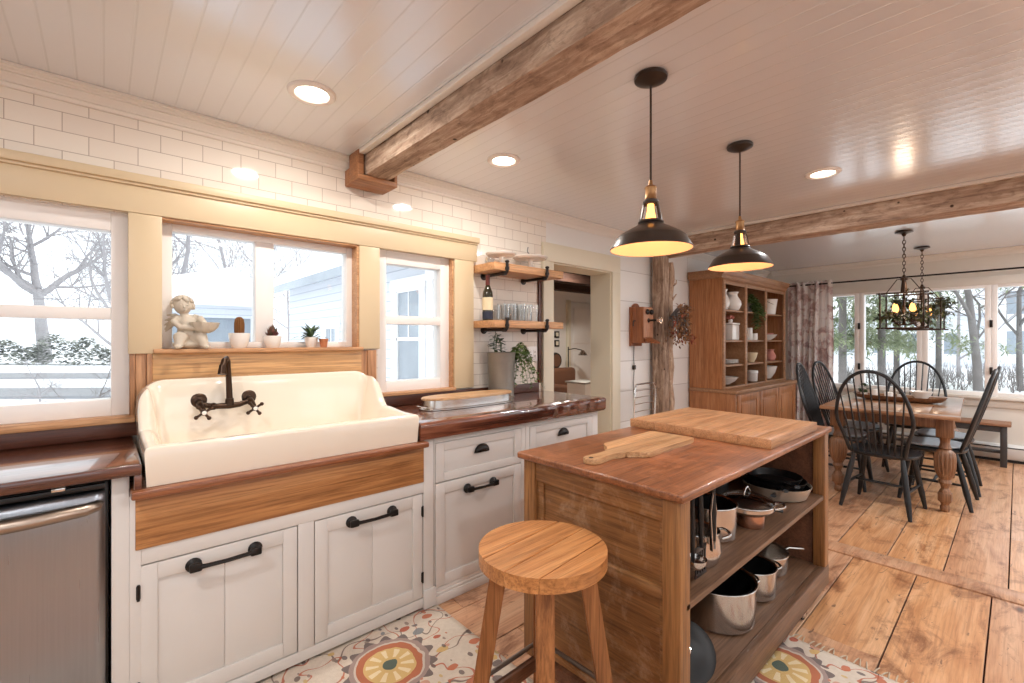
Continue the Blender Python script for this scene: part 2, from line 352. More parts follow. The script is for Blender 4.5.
M_PINK = paint('pink_petal', (222, 150, 136), 0.7, 0.1)
M_RUG = rug_mat('flower_medallion_rug', 1.25, 0.0, 0.0)
M_RUG2 = rug_mat('flower_medallion_rug_island', 1.6, 0.0, 0.0)
M_FRINGE = paint('rug_fringe_yarn', (214, 196, 172), 0.95, 0.2, 40.0)
M_CURT = curtain_mat()
M_SHADE = paint('dark_bronze_enamel', (58, 48, 42), 0.3, 0.08, metal=0.3)
M_SHADEIN = paint('cream_shade_lining', (248, 214, 172), 0.6, 0.02)
M_BRASS = metal('aged_brass', (172, 132, 92), 0.35)
M_CORD = paint('brown_cord', (62, 50, 44), 0.7)
M_BULB = emit('warm_bulb_glow', (255, 168, 84), 4.0)
M_CAN = emit('recessed_lamp_glow', (255, 236, 212), 14.0)
M_SNOW = paint('snow', (246, 248, 252), 0.85, 0.03, 0.6, bump=0.3)
M_ROAD = paint('wet_road', (150, 152, 156), 0.7, 0.12, 0.8)
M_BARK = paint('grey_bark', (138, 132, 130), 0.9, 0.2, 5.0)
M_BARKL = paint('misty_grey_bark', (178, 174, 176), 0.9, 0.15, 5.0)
M_PINEL = leafm('pine_needles', (122, 134, 104), (164, 172, 138), 0.8)
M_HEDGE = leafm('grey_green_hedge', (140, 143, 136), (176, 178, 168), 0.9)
M_CLAP = clapboard('white_clapboard', (216, 220, 226)); M_CLAPF = clapboard('far_white_clapboard', (226, 230, 236))
M_GREYW = paint('grey_window_pane', (168, 178, 188), 0.12, 0.2, 2.0)
M_EXTW = paint('outside_white_trim', (248, 248, 250), 0.5, 0.02)
M_TELW = wood('phone_oak', (112, 62, 34), (150, 90, 54), (172, 112, 72), 'Z', 1.2, 0.4, 0.06)
M_TELF = wood('phone_light_oak', (160, 108, 78), (188, 136, 104), (204, 156, 124), 'Z', 1.2, 0.4, 0.06)
M_LEATHER = paint('brown_leather', (104, 66, 44), 0.5, 0.12, 8.0)
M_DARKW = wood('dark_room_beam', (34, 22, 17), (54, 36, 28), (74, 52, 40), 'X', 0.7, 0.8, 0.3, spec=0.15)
M_HEATER = paint('heater_white_metal', (224, 222, 218), 0.45, 0.02)
# ------------------------------------------------------------------ mesh helpers
def V(*a): return Vector(a)
class M:
    """collects shapes, then links them as ONE mesh object"""
    def __init__(s): s.b = bmesh.new(); s.mi = 0
    def _tag(s, faces):
        for f in faces: f.material_index = s.mi
    def box(s, x0, x1, y0, y1, z0, z1, bev=0.0, seg=2, rot=None, piv=None):
        r = bmesh.ops.create_cube(s.b, size=1.0)
        vs = r['verts']
        bmesh.ops.scale(s.b, vec=(abs(x1 - x0), abs(y1 - y0), abs(z1 - z0)), verts=vs)
        bmesh.ops.translate(s.b, vec=((x0 + x1) / 2, (y0 + y1) / 2, (z0 + z1) / 2), verts=vs)
        fs = set(f for v in vs for f in v.link_faces)
        if bev > 0:
            es = list(set(e for v in vs for e in v.link_edges))
            o = bmesh.ops.bevel(s.b, geom=es, offset=min(bev, 0.49 * min(abs(x1 - x0), abs(y1 - y0), abs(z1 - z0))), segments=seg, affect='EDGES', profile=0.5)
            fs = set(o['faces']) | set(f for v in o['verts'] for f in v.link_faces)
            vs = list(set(v for f in fs for v in f.verts))
        if rot is not None:
            bmesh.ops.rotate(s.b, cent=piv or ((x0 + x1) / 2, (y0 + y1) / 2, (z0 + z1) / 2), matrix=rot, verts=vs)
        s._tag(fs); return s
    def tube(s, pts, r, n=8, closed=False, cap=True, sy=1.0):
        """round bar along a list of points; r a number or one per point; sy flattens it"""
        P = [Vector(p) for p in pts]; k = len(P)
        R = r if isinstance(r, (list, tuple)) else [r] * k
        T = []
        for i in range(k):
            a = P[(i - 1) % k] if (closed or i) else P[i]; c = P[(i + 1) % k] if (closed or i < k - 1) else P[i]
            d = c - a
            T.append(d.normalized() if d.length > 1e-9 else Vector((0, 0, 1)))
        u = T[0].orthogonal().normalized()
        if abs(T[0].z) < 0.9:
            u = Vector((0, 0, 1)).cross(T[0]).normalized()
        rings = []
        for i in range(k):
            u = (u - T[i] * u.dot(T[i]))
            u = u.normalized() if u.length > 1e-9 else T[i].orthogonal().normalized()
            w = T[i].cross(u)
            rings.append([s.b.verts.new(P[i] + (u * math.cos(2 * PI * j / n) + w * math.sin(2 * PI * j / n) * sy) * R[i]) for j in range(n)])
        fs = []
        for i in range(k if closed else k - 1):
            a, c = rings[i], rings[(i + 1) % k]
            for j in range(n):
                try: fs.append(s.b.faces.new((a[j], a[(j + 1) % n], c[(j + 1) % n], c[j])))
                except ValueError: pass
        if cap and not closed:
            fs.append(s.b.faces.new(rings[0][::-1])); fs.append(s.b.faces.new(rings[-1]))
        s._tag(fs); return s
    def cyl(s, p0, p1, r0, r1=None, n=16): return s.tube([p0, p1], [r0, r0 if r1 is None else r1], n)
    def lathe(s, prof, c=(0, 0, 0), n=28, mat=None, flute=None, close=False):
        """profile [(r, z)] turned about z at c; flute(theta, z) scales the radius; mat a Matrix applied after"""
        rings = []
        allv = []
        for (r, z) in prof:
            if r < 1e-5:
                v = s.b.verts.new((c[0], c[1], c[2] + z)); rings.append([v]); allv.append(v)
            else:
                ring = []
                for j in range(n):
                    t = 2 * PI * j / n; rr = r * (flute(t, z) if flute else 1.0)
                    v = s.b.verts.new((c[0] + rr * math.cos(t), c[1] + rr * math.sin(t), c[2] + z)); ring.append(v); allv.append(v)
                rings.append(ring)
        fs = []
        for a, d in zip(rings, rings[1:] + ([rings[0]] if close else [])):
            for j in range(n):
                q = [a[j % len(a)], a[(j + 1) % len(a)], d[(j + 1) % len(d)], d[j % len(d)]]
                q = [v for i, v in enumerate(q) if v not in q[:i]]
                if len(q) > 2:
                    try: fs.append(s.b.faces.new(q))
                    except ValueError: pass
        if mat is not None: bmesh.ops.transform(s.b, matrix=mat, verts=allv)
        s._tag(fs); return s
    def ball(s, c, r, u=14, v=10, rot=None):
        r = r if isinstance(r, (list, tuple)) else (r, r, r)
        o = bmesh.ops.create_uvsphere(s.b, u_segments=u, v_segments=v, radius=1.0)['verts']
        bmesh.ops.scale(s.b, vec=r, verts=o)
        if rot is not None: bmesh.ops.rotate(s.b, cent=(0, 0, 0), matrix=rot, verts=o)
        bmesh.ops.translate(s.b, vec=c, verts=o)
        s._tag(set(f for x in o for f in x.link_faces)); return s
    def prism(s, poly, axis, a0, a1, bev=0.0):
        """outline in the two other axes (in x,y,z order), pushed along axis from a0 to a1"""
        i = 'xyz'.index(axis)
        def mk(p, a):
            q = list(p); q.insert(i, a); return s.b.verts.new(q)
        A = [mk(p, a0) for p in poly]; B = [mk(p, a1) for p in poly]
        fs = [s.b.faces.new(A[::-1]), s.b.faces.new(B)]
        k = len(poly)
        for j in range(k): fs.append(s.b.faces.new((A[j], A[(j + 1) % k], B[(j + 1) % k], B[j])))
        if bev > 0:
            es = list(set(e for f in fs[:2] for e in f.edges))
            o = bmesh.ops.bevel(s.b, geom=es, offset=bev, segments=2, affect='EDGES', profile=0.5)
            fs = set(o['faces']) | set(f for v in o['verts'] for f in v.link_faces) | set(f for f in fs if f.is_valid)
        s._tag(fs); return s
    def quad(s, *p):
        s._tag([s.b.faces.new([s.b.verts.new(q) for q in p])]); return s
    def grid(s, fn, nu, nv, closeu=False):
        g = [[s.b.verts.new(fn(i / (nu if closeu else nu - 1), j / (nv - 1))) for j in range(nv)] for i in range(nu)]
        fs = []
        for i in range(nu if closeu else nu - 1):
            for j in range(nv - 1):
                fs.append(s.b.faces.new((g[i][j], g[(i + 1) % nu][j], g[(i + 1) % nu][j + 1], g[i][j + 1])))
        s._tag(fs); return g
    def leaf(s, p, d, up, L, W, bend=0.25):
        d = Vector(d).normalized(); w = d.cross(Vector(up))
        w = w.normalized() if w.length > 1e-6 else d.orthogonal().normalized()
        n = w.cross(d); p = Vector(p)
        pts = [(0, 0.12), (0.3, 0.85), (0.62, 0.9), (1.0, 0.05)]
        prev = None; fs = []
        for t, q in pts:
            c = p + d * L * t - n * (bend * L * t * t)
            a = s.b.verts.new(c + w * W * q * 0.5); e = s.b.verts.new(c - w * W * q * 0.5)
            if prev: fs.append(s.b.faces.new((prev[0], a, e, prev[1])))
            prev = (a, e)
        s._tag(fs); return s
    def build(s, name, mats, parent=None, world=True, sharp=35, solid=0.0, remesh=0.0, flat=False):
        b = s.b
        if remesh == 0 and solid == 0: bmesh.ops.recalc_face_normals(b, faces=b.faces)
        if parent is not None:
            off = Vector(parent.get('_w', (0, 0, 0))) if world else None
            if off is not None: bmesh.ops.translate(b, vec=-off, verts=b.verts)
            loc = Vector((0, 0, 0))
        else:
            xs = [v.co for v in b.verts]
            lo = Vector([min(v[i] for v in xs) for i in range(3)]); hi = Vector([max(v[i] for v in xs) for i in range(3)])
            loc = Vector(((lo.x + hi.x) / 2, (lo.y + hi.y) / 2, lo.z)) if world != 'abs' else Vector((0, 0, 0))
            bmesh.ops.translate(b, vec=-loc, verts=b.verts)
        me = bpy.data.meshes.new(name); b.to_mesh(me); b.free()
        for m in (mats if isinstance(mats, (list, tuple)) else [mats]): me.materials.append(m)
        if not flat:
            me.polygons.foreach_set('use_smooth', [True] * len(me.polygons))
            if sharp: me.set_sharp_from_angle(angle=math.radians(sharp))
        o = bpy.data.objects.new(name, me); COL.objects.link(o); o.location = loc
        if parent is not None:
            o.parent = parent
            o['_w'] = tuple(parent.get('_w', (0, 0, 0)))
        else: o['_w'] = tuple(loc)
        if solid: md = o.modifiers.new('thick', 'SOLIDIFY'); md.thickness = solid; md.offset = 0
        if remesh:
            md = o.modifiers.new('body', 'REMESH'); md.mode = 'VOXEL'; md.voxel_size = remesh; md.use_smooth_shade = True
            md = o.modifiers.new('soft', 'SMOOTH'); md.factor = 0.5; md.iterations = 3
        return o

def thing(name, label, cat, loc=(0, 0, 0), rz=0.0, group=None):
    o = bpy.data.objects.new(name, None); COL.objects.link(o); o.empty_display_size = 0.05
    o.location = loc; o.rotation_euler = (0, 0, rz); o['_w'] = tuple(loc)
    return tag(o, label, cat, group)
def tag(o, label, cat, group=None, kind=None):
    if label: o['label'] = label
    if cat: o['category'] = cat
    if group: o['group'] = group
    if kind: o['kind'] = kind
    return o
def struct(o, label=None):
    o['kind'] = 'structure'
    if label: o['label'] = label
    return o
def dup(root, loc, rz=None, label=None):
    r = root.copy(); COL.objects.link(r); r.location = loc; r['_w'] = tuple(loc)
    if rz is not None: r.rotation_euler = (0, 0, rz)
    if label: r['label'] = label
    for ch in list(root.children):
        c = ch.copy(); COL.objects.link(c); c.parent = r
        for g in list(ch.children):
            d = g.copy(); COL.objects.link(d); d.parent = c
    return r
def arc(c, r, a0, a1, n, plane='xz'):
    out = []
    for i in range(n + 1):
        t = a0 + (a1 - a0) * i / n; a, b = r * math.cos(t), r * math.sin(t)
        out.append((c[0] + a, c[1], c[2] + b) if plane == 'xz' else (c[0] + a, c[1] + b, c[2]) if plane == 'xy' else (c[0], c[1] + a, c[2] + b))
    return out
def smooth(t): t = max(0.0, min(1.0, t)); return t * t * (3 - 2 * t)
def spline(pts, n=8):
    P = [Vector(p) for p in pts]; out = []
    for i in range(len(P) - 1):
        p0 = P[max(i - 1, 0)]; p1 = P[i]; p2 = P[i + 1]; p3 = P[min(i + 2, len(P) - 1)]
        for k in range(n):
            t = k / n
            out.append(0.5 * ((2 * p1) + (p2 - p0) * t + (2 * p0 - 5 * p1 + 4 * p2 - p3) * t * t + (3 * p1 - p0 - 3 * p2 + p3) * t ** 3))
    out.append(P[-1]); return out
def wall(mb, axis, a0, a1, t0, t1, z0, z1, holes):
    """wall along axis ('x' or 'y') with rectangular holes (a0, a1, z0, z1)"""
    def put(p0, p1, q0, q1):
        if p1 - p0 < 1e-4 or q1 - q0 < 1e-4: return
        if axis == 'x': mb.box(p0, p1, t0, t1, q0, q1)
        else: mb.box(t0, t1, p0, p1, q0, q1)
    cur = a0
    for h in sorted(holes):
        put(cur, h[0], z0, z1); put(h[0], h[1], z0, h[2]); put(h[0], h[1], h[3], z1); cur = h[1]
    put(cur, a1, z0, z1)
# ------------------------------------------------------------------ the room
YW = 2.49; YO = 2.70; CE = 2.32; XF = 7.3
HA = (-0.80, 0.085, 0.985, 1.85); HB = (0.19, 1.068, 1.272, 1.85); HC = (1.19, 1.71, 1.0, 1.855); HD = (2.655, 3.452, 0.0, 1.945)
m = M(); wall(m, 'x', -2.0, 2.60, YW, YO, -0.02, CE, [HA, HB, HC]); struct(m.build('wall_left', M_TILE, world='abs'), 'white subway tile wall above the kitchen windows')
m = M(); wall(m, 'x', 2.60, XF + .15, YW, YO, -0.02, CE, [HD]); struct(m.build('wall_left_dining', M_BLOCK, world='abs'), 'white painted wall around the doorway and behind the cupboard')
m = M(); FW = (-2.2, 1.80, 0.70, 1.93); wall(m, 'y', -2.6, YW, XF, XF + .15, -0.02, CE, [FW]); struct(m.build('wall_far', M_FARW, world='abs'), 'pale dining room wall with the row of windows')
m = M(); HR = [(-1.2, 1.4, 0.9, 1.95), (2.2, 3.4, .9, 1.95), (4.4, 7.1, .30, 2.05)]  # unseen window openings, added and sized to let in fill daylight
wall(m, 'x', -2.15, XF + .15, -2.75, -2.6, -0.02, CE, HR); struct(m.build('wall_right', M_WALLP, world='abs'), 'white wall behind the photographer')
m = M(); HK = [(-1.7, 0.9, 0.9, 1.95)]; wall(m, 'y', -2.6, YO, -2.15, -2.0, -0.02, CE, HK); struct(m.build('wall_back', M_WALLP, world='abs'), 'white kitchen wall behind the photographer')  # the opening is an unseen window added for fill daylight
m = M(); m.box(-2.15, XF + .15, -2.75, YO, CE, CE + .08); struct(m.build('ceiling', M_BEAD, world='abs'), 'white glossy beadboard ceiling')

# floor: wide boards running along the room, a cross board at the change of rooms
rf = random.Random(3)
m = M(); m.mi = 1; m.box(-2.15, XF + .15, -2.75, YO, -0.07, -0.016); m.mi = 0
def boards(x0, x1, ys):
    for ya, yb in zip(ys, ys[1:]):
        x = x0 - rf.uniform(0, 2.0)
        while x < x1:
            L = rf.uniform(2.4, 4.2); a, b = max(x, x0), min(x + L, x1)
            if b - a > 0.02: m.box(a + .001, b - .001, ya + .0028, yb - .0028, -0.016, rf.uniform(-.0015, 0), 0.0015, 1)
            x += L
boards(-2.0, 3.395, [0.67 + .29 * k for k in range(-11, 7)] )
boards(3.565, XF, [0.79 + .252 * k for k in range(-13, 7)])
m.box(3.40, 3.56, -2.6, YW, -0.016, 0.006, 0.004)
struct(m.build('floor', [M_FLOOR, M_GAP], world='abs'), 'wide worn pine floor boards')

# crown moulding
def crown(name, axis, a0, a1, t, sgn, lab):
    prof = [(0, 2.250), (-.010, 2.250), (-.013, 2.256), (-.013, 2.266), (-.022, 2.266), (-.022, 2.271), (-.030, 2.279), (-.036, 2.287), (-.038, 2.294), (-.050, 2.294), (-.050, 2.299), (-.060, 2.304), (-.062, 2.310), (-.072, 2.310), (-.072, CE - .001), (0, CE - .001)]
    m = M(); pr = [(t + sgn * p, z) for p, z in prof]
    m.prism(pr, axis, a0, a1); struct(m.build(name, M_CROWN, world='abs', sharp=12), lab)
crown('trim_1', 'x', -2.0, 4.09, YW, 1, 'white crown moulding along the tiled wall')
crown('trim_2', 'x', 4.31, XF, YW, 1, 'white crown moulding over the cupboard')
crown('trim_3', 'y', -2.6, YW - .08, XF, 1, 'white crown moulding over the dining windows')
# window surround
m = M(); m.box(-2.0, 1.895, 2.462, YW, 1.852, 1.975, 0.003); m.box(-2.0, 1.905, 2.44, YW, 1.975, 2.012, 0.006); m.box(-2.0, 1.900, 2.452, YW, 1.964, 1.976, .003)
struct(m.build('trim_4', M_CREAM, world='abs'), 'cream header board over the kitchen windows')
m = M(); m.box(.078, .190, 2.464, YW, 1.262, 1.851, .003); struct(m.build('trim_5', M_CREAM, world='abs'), 'cream board left of the sink window')
m = M(); m.box(1.068, 1.190, 2.464, YW, 1.270, 1.851, .003); struct(m.build('trim_6', M_CREAM, world='abs'), 'cream board right of the sink window')
m = M(); m.box(1.712, 1.868, 2.464, YW, 1.0, 1.851, .003); struct(m.build('trim_7', M_CREAM, world='abs'), 'cream board beside the open shelves')
m = M()
for a, b, y in ((.082, .100, 2.470), (.101, .137, 2.476), (.138, .157, 2.468), (1.085, 1.118, 2.476), (1.119, 1.172, 2.470)): m.box(a, b, y, YW, .985, 1.262, .002)
struct(m.build('trim_8', M_PINEZ, world='abs'), 'narrow upright pine strips beside the sink back')
m = M(); m.box(.157, 1.085, 2.474, YW, 1.0, 1.262, .002); struct(m.build('trim_9', M_APRONB, world='abs'), 'yellow pine board under the sink window')
m = M(); m.box(-.85, .100, 2.455, 2.52, .978, 1.006, .003); struct(m.build('trim_10', M_PINE, world='abs'), 'orange pine sill under the left window')
m = M(); m.box(.160, 1.085, 2.445, 2.60, 1.262, 1.281, .003); struct(m.build('trim_11', M_PINE, world='abs'), 'orange pine sill under the sink window')
m = M(); m.box(1.19, 1.72, 2.455, 2.52, .990, 1.010, .003); m.box(1.700, 1.714, 2.478, 2.56, 1.0, 1.852, .002); m.box(1.056, 1.070, 2.47, 2.58, 1.28, 1.852, .002); m.box(.188, 1.07, 2.47, 2.58, 1.842, 1.853, .002)
struct(m.build('trim_12', M_PINE, world='abs'), 'pine jambs of the kitchen windows')

wn = [0]
def window(axis, a0, a1, z0, z1, t0, t1, fw, glass, rail=None, mull=None, lab='', fwb=None, fwt=None, ymid=None):
    """frame bars + panes; rail = z range of a meeting rail, mull = upright bars"""
    wn[0] += 1; m = M(); fwb = fwb or fw; fwt = fwt or fw
    def bx(p0, p1, q0, q1, d0=t0, d1=t1):
        if axis == 'x': m.box(p0, p1, d0, d1, q0, q1, .003)
        else: m.box(d0, d1, p0, p1, q0, q1, .003)
    bx(a0, a0 + fw, z0, z1); bx(a1 - fw, a1, z0, z1); bx(a0 + fw, a1 - fw, z1 - fwt, z1); bx(a0 + fw, a1 - fw, z0, z0 + fwb)
    if rail: bx(a0 + fw, a1 - fw, rail[0], rail[1])
    for q in mull or []: bx(q[0], q[1], z0 + fwb, z1 - fwt)
    # thin inner bead
    o = struct(m.build('window_%d' % wn[0], M_WHITE, world='abs'), lab)
    g = (t0 + t1) / 2
    spans = []; cur = a0 + fw
    for q in (mull or []): spans.append((cur, q[0])); cur = q[1]
    spans.append((cur, a1 - fw))
    zs = [(z0 + fwb, z1 - fwt)] if not rail else [(z0 + fwb, rail[0]), (rail[1], z1 - fwt)]
    for s in spans:
        for zz in zs:
            p = M()
            if axis == 'x': p.box(s[0] - .004, s[1] + .004, g - .002, g + .002, zz[0] - .004, zz[1] + .004)
            else: p.box(g - .002, g + .002, s[0] - .004, s[1] + .004, zz[0] - .004, zz[1] + .004)
            p.build('pane', M_GLASSW, o, world=True)
    return o
window('x', -.80, .083, 1.006, 1.852, 2.515, 2.60, .058, M_GLASSW, rail=(1.405, 1.453), lab='white double hung window by the dishwasher, snowy lawn outside', fwb=.068, fwt=.078)
window('x', .19, 1.066, 1.281, 1.845, 2.54, 2.61, .042, M_GLASSW, mull=[(.565, .650)], lab='white two pane window over the sink', fwb=.03, fwt=.035)
window('x', 1.185, 1.704, 1.006, 1.855, 2.515, 2.60, .07, M_GLASSW, rail=(1.415, 1.468), lab='white double hung window beside the open shelves', fwb=.066, fwt=.078)
for a0, a1 in ((1.375, 1.80), (.765, 1.375), (.198, .765), (-.50, .198), (-1.1, -.50), (-2.2, -1.1)):
    window('y', a0, a1, .70, 1.93, XF - .02, XF + .10, .05, M_GLASSW, lab='tall white framed pane of the dining room window row', fwt=.03, fwb=.04)
for a0, a1, z0, z1 in HR: window('x', a0, a1, z0, z1, -2.72, -2.62, .06, M_GLASSW, rail=(1.42, 1.47), mull=[((a0 + a1) / 2 - .05, (a0 + a1) / 2 + .05)], lab='white window behind the photographer')
for a0, a1, z0, z1 in HK: window('y', a0, a1, z0, z1, -2.12, -2.02, .06, M_GLASSW, rail=(1.42, 1.47), mull=[((a0 + a1) / 2 - .05, (a0 + a1) / 2 + .05)], lab='white window at the back of the kitchen')
# dining sill, apron and latches
m = M(); m.box(XF - .06, XF, -2.25, 1.85, .665, .70, .006); m.box(XF - .02, XF, -2.2, 1.82, .58, .662, .003); m.box(XF - .03, XF, -2.25, 1.86, 1.93, 2.02, .004)
struct(m.build('trim_13', M_FARW, world='abs'), 'pale sill and head board of the dining windows')
m = M()
for y in (1.375, .198):
    for z in (.98, 1.50):
        m = M(); m.box(XF - .035, XF - .02, y - .012, y + .012, z - .04, z + .04, .003)
        tag(m.build('window_latch', M_IRON), ('upper' if z > 1.2 else 'lower') + ' small dark latch on the dining window post ' + ('behind the curtain side chairs' if y > 1 else 'nearest the slim outdoor tree'), 'latch', 'dining window latches')

# doorway
m = M()
m.box(2.545, 2.662, 2.462, YW, 0, 1.94, .003); m.box(3.447, 3.566, 2.462, YW, 0, 1.94, .003); m.box(2.545, 3.566, 2.462, YW, 1.94, 2.085, .003)
struct(m.build('trim_14', M_CREAMD, world='abs'), 'pale cream casing around the doorway')
m = M(); m.box(2.652, 2.668, 2.485, YO + .01, 0, 1.935); m.box(3.438, 3.455, 2.485, YO + .01, 0, 1.935); m.box(2.652, 3.455, 2.485, YO + .01, 1.93, 1.948)
struct(m.build('trim_15', M_CREAMD, world='abs'), 'pale cream jambs inside the doorway')
m = M(); m.box(2.503, 2.532, 2.472, YW, .99, 1.78, .002); struct(m.build('trim_16', M_BSPL, world='abs'), 'narrow brown upright strip beside the doorway')
m = M(); m.box(3.57, 4.09, 2.475, YW, 0, .14, .003); struct(m.build('baseboard_left', M_CROWN, world='abs'), 'white baseboard under the wall telephone')

# beams
def hewn(m, axis, a0, a1, u0, u1, z0, z1, jit, n, seed):
    rb = random.Random(seed); k = 20
    def sect(t):
        pts = []
        for j in range(k):
            s = j / k * 4; side = int(s); f = s - side
            q = [(u0 + (u1 - u0) * f, z0), (u1, z0 + (z1 - z0) * f), (u1 - (u1 - u0) * f, z1), (u0, z1 - (z1 - z0) * f)][side]
            cu, cz = (u0 + u1) / 2, (z0 + z1) / 2
            du, dz = q[0] - cu, q[1] - cz
            cr = min(1.0, 1.04 - 0.10 * (abs(du) / ((u1 - u0) / 2)) ** 6 * (abs(dz) / ((z1 - z0) / 2)) ** 6)
            pts.append((cu + du * cr, cz + dz * cr))
        return pts
    base = sect(0); ph = [rb.uniform(0, 6) for _ in range(k)]
    def fn(i, j):
        kk = int(round(i * k)) % k; t = j; a = a0 + (a1 - a0) * t
        w = (math.sin(a * 2.3 + ph[kk] * .15) * .5 + math.sin(a * 5.1 + kk * .4) * .3 + rb.uniform(-.5, .5)) * jit
        cu, cz = (u0 + u1) / 2, (z0 + z1) / 2; p = base[kk]
        f = 1 + w / max(.05, math.hypot(p[0] - cu, p[1] - cz))
        u, z = cu + (p[0] - cu) * f, cz + (p[1] - cz) * f
        return (u, a, z) if axis == 'y' else (a, u, z) if axis == 'x' else (u, z, a)
    g = m.grid(fn, k, n, closeu=True)
    m.b.faces.new([r[0] for r in g][::-1]); m.b.faces.new([r[-1] for r in g])
m = M(); hewn(m, 'y', -2.6, 2.36, 1.03, 1.17, 2.192, 2.318, .005, 90, 1)
tag(m.build('ceiling_beam', M_BEAM, sharp=50), 'rough hewn brown beam over the sink end of the kitchen', 'beam', kind='thing')
m = M(); m.box(.99, 1.215, 2.30, 2.419, 2.165, 2.192, .003); m.box(.99, 1.022, 2.30, 2.419, 2.192, 2.318, .003); m.box(1.196, 1.215, 2.30, 2.419, 2.192, 2.318, .003)
m.box(.99, 1.215, 2.41, 2.477, 2.165, 2.25, .003)
tag(m.build('beam_bracket', M_CORBEL), 'plain brown wooden box bracket carrying the beam end on the tile wall', 'bracket')
m = M(); m.box(.995, 1.028, -2.6, 2.30, 2.296, CE - .001, .003); struct(m.build('trim_17', M_CROWN, world='abs'), 'white strip beside the kitchen beam')
m = M(); hewn(m, 'y', -2.6, 2.44, 4.09, 4.31, 2.150, 2.318, .005, 90, 2)
m.box(4.075, 4.092, 1.36, 1.58, 2.235, 2.275)
tag(m.build('ceiling_beam', M_BEAM, sharp=50), 'rough hewn brown beam between kitchen and dining area', 'beam', kind='thing')
m = M(); m.box(4.06, 4.09, -2.6, 2.3, 2.298, CE - .001, .003); struct(m.build('trim_18', M_CROWN, world='abs'), 'white strip beside the dining beam')

# room beyond the doorway
m = M(); m.box(2.45, 7.7, YO, 6.0, -.07, 0); struct(m.build('floor_back_room', M_FLOOR, world='abs'), 'wood floor of the room beyond the doorway')
m = M(); m.box(2.45, 7.7, YO, 6.0, 2.36, 2.44); struct(m.build('ceiling_back_room', M_WALLP, world='abs'), 'white ceiling of the room beyond the doorway')
m = M(); m.box(2.45, 7.7, 5.6, 5.75, -.07, 2.36); struct(m.build('wall_back_room', M_WALLP, world='abs'), 'white wall at the far side of the room beyond the doorway')
m = M(); m.box(7.5, 7.65, YO, 5.6, -.07, 2.36); struct(m.build('wall_back_room_side', M_WALLP, world='abs'), 'white side wall of the room beyond the doorway')
m = M(); m.box(2.45, 2.57, YO, 8.6, -.6, 2.36); struct(m.build('wall_wing', M_CLAP, world='abs'), 'white clapboard wall of the house wing outside')
m = M(); m.box(6.46, 7.16, 5.56, 5.6, 0, 2.02, .004); m.box(6.55, 7.07, 5.545, 5.565, 1.25, 1.92, .004); m.box(6.55, 7.07, 5.545, 5.565, .2, 1.1, .004)
o = struct(m.build('door_1', M_WALLP, world='abs'), 'white panelled door in the room beyond the doorway')
m = M(); m.box(6.38, 6.455, 5.54, 5.6, 0, 2.06, .003); struct(m.build('trim_19', M_CREAMD, world='abs'), 'upright casing of the far white door')
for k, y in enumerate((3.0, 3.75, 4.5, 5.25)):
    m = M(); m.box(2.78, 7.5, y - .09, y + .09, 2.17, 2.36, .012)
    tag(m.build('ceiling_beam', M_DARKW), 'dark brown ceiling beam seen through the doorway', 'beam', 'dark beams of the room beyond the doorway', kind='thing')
# ------------------------------------------------------------------ cabinet run
def panel(m, x0, x1, z0, z1, y, st=.055, rl=None, mid=False, th=.02):
    """framed panel front facing -y whose face lies at y"""
    rl = rl or st
    m.box(x0, x0 + st, y, y + th, z0, z1, .0025); m.box(x1 - st, x1, y, y + th, z0, z1, .0025)
    m.box(x0 + st, x1 - st, y, y + th, z1 - rl, z1, .0025); m.box(x0 + st, x1 - st, y, y + th, z0, z0 + rl, .0025)
    if mid:
        c = (x0 + x1) / 2; m.box(x0 + st, c - .0004, y + .009, y + th, z0 + rl, z1 - rl, .002); m.box(c + .0004, x1 - st, y + .009, y + th, z0 + rl, z1 - rl, .002)
    else: m.box(x0 + st, x1 - st, y + .008, y + th, z0 + rl, z1 - rl, .002)
def long_handle(par, xa, xb, z, y):
    m = M()
    for x in (xa, xb):
        m.lathe([(0, 0), (.024, 0), (.025, .004), (.019, .010), (.011, .016), (.010, .030), (.014, .034), (.0, .037)], n=16, mat=Matrix.Translation((x, y, z)) @ Matrix.Rotation(PI / 2, 4, 'X'))
    m.box(xa - .016, xa + .022, y - .040, y - .022, z - .015, z + .015, .006); m.box(xb - .022, xb + .016, y - .040, y - .022, z - .015, z + .015, .006)
    m.tube([(xa, y - .03, z), (xa + .03, y - .035, z - .001), ((xa + xb) / 2, y - .038, z - .002), (xb - .03, y - .035, z - .001), (xb, y - .03, z)], [.010, .0075, .007, .0075, .010], 10)
    m.build('handle', M_IRON, par)
def cup_pull(par, x, z, y):
    m = M()
    def fn(u, v):
        t = PI * u; w = .047; r = .038
        a = (v - .0) * PI / 2
        return (x - w * math.cos(t), y - .001 - .024 * math.sin(t) * math.sin(PI * (.15 + .85 * v) * .55), z - .012 + r * math.sin(t) * (1 - .75 * v) + .002)
    m.grid(fn, 18, 8)
    m.box(x - .05, x + .05, y - .003, y + .001, z - .016, z - .010, .001)
    m.tube([(x - .047 * math.cos(PI * i / 14), y - .002, z - .012 + .038 * math.sin(PI * i / 14)) for i in range(15)], .003, 6)
    m.build('cup_pull', M_IRON, par, solid=.002)
def hinge(par, x, z, y):
    m = M(); m.box(x - .006, x + .006, y - .004, y + .002, z - .022, z + .022, .002); m.cyl((x, y - .005, z - .026), (x, y - .005, z + .026), .0045, n=8)
    m.build('hinge', M_IRON, par)
YF = 1.93
t = thing('sink_base_cabinet', 'white painted base cabinet under the farmhouse sink with two framed doors', 'cabinet', (.62, 2.2, 0))
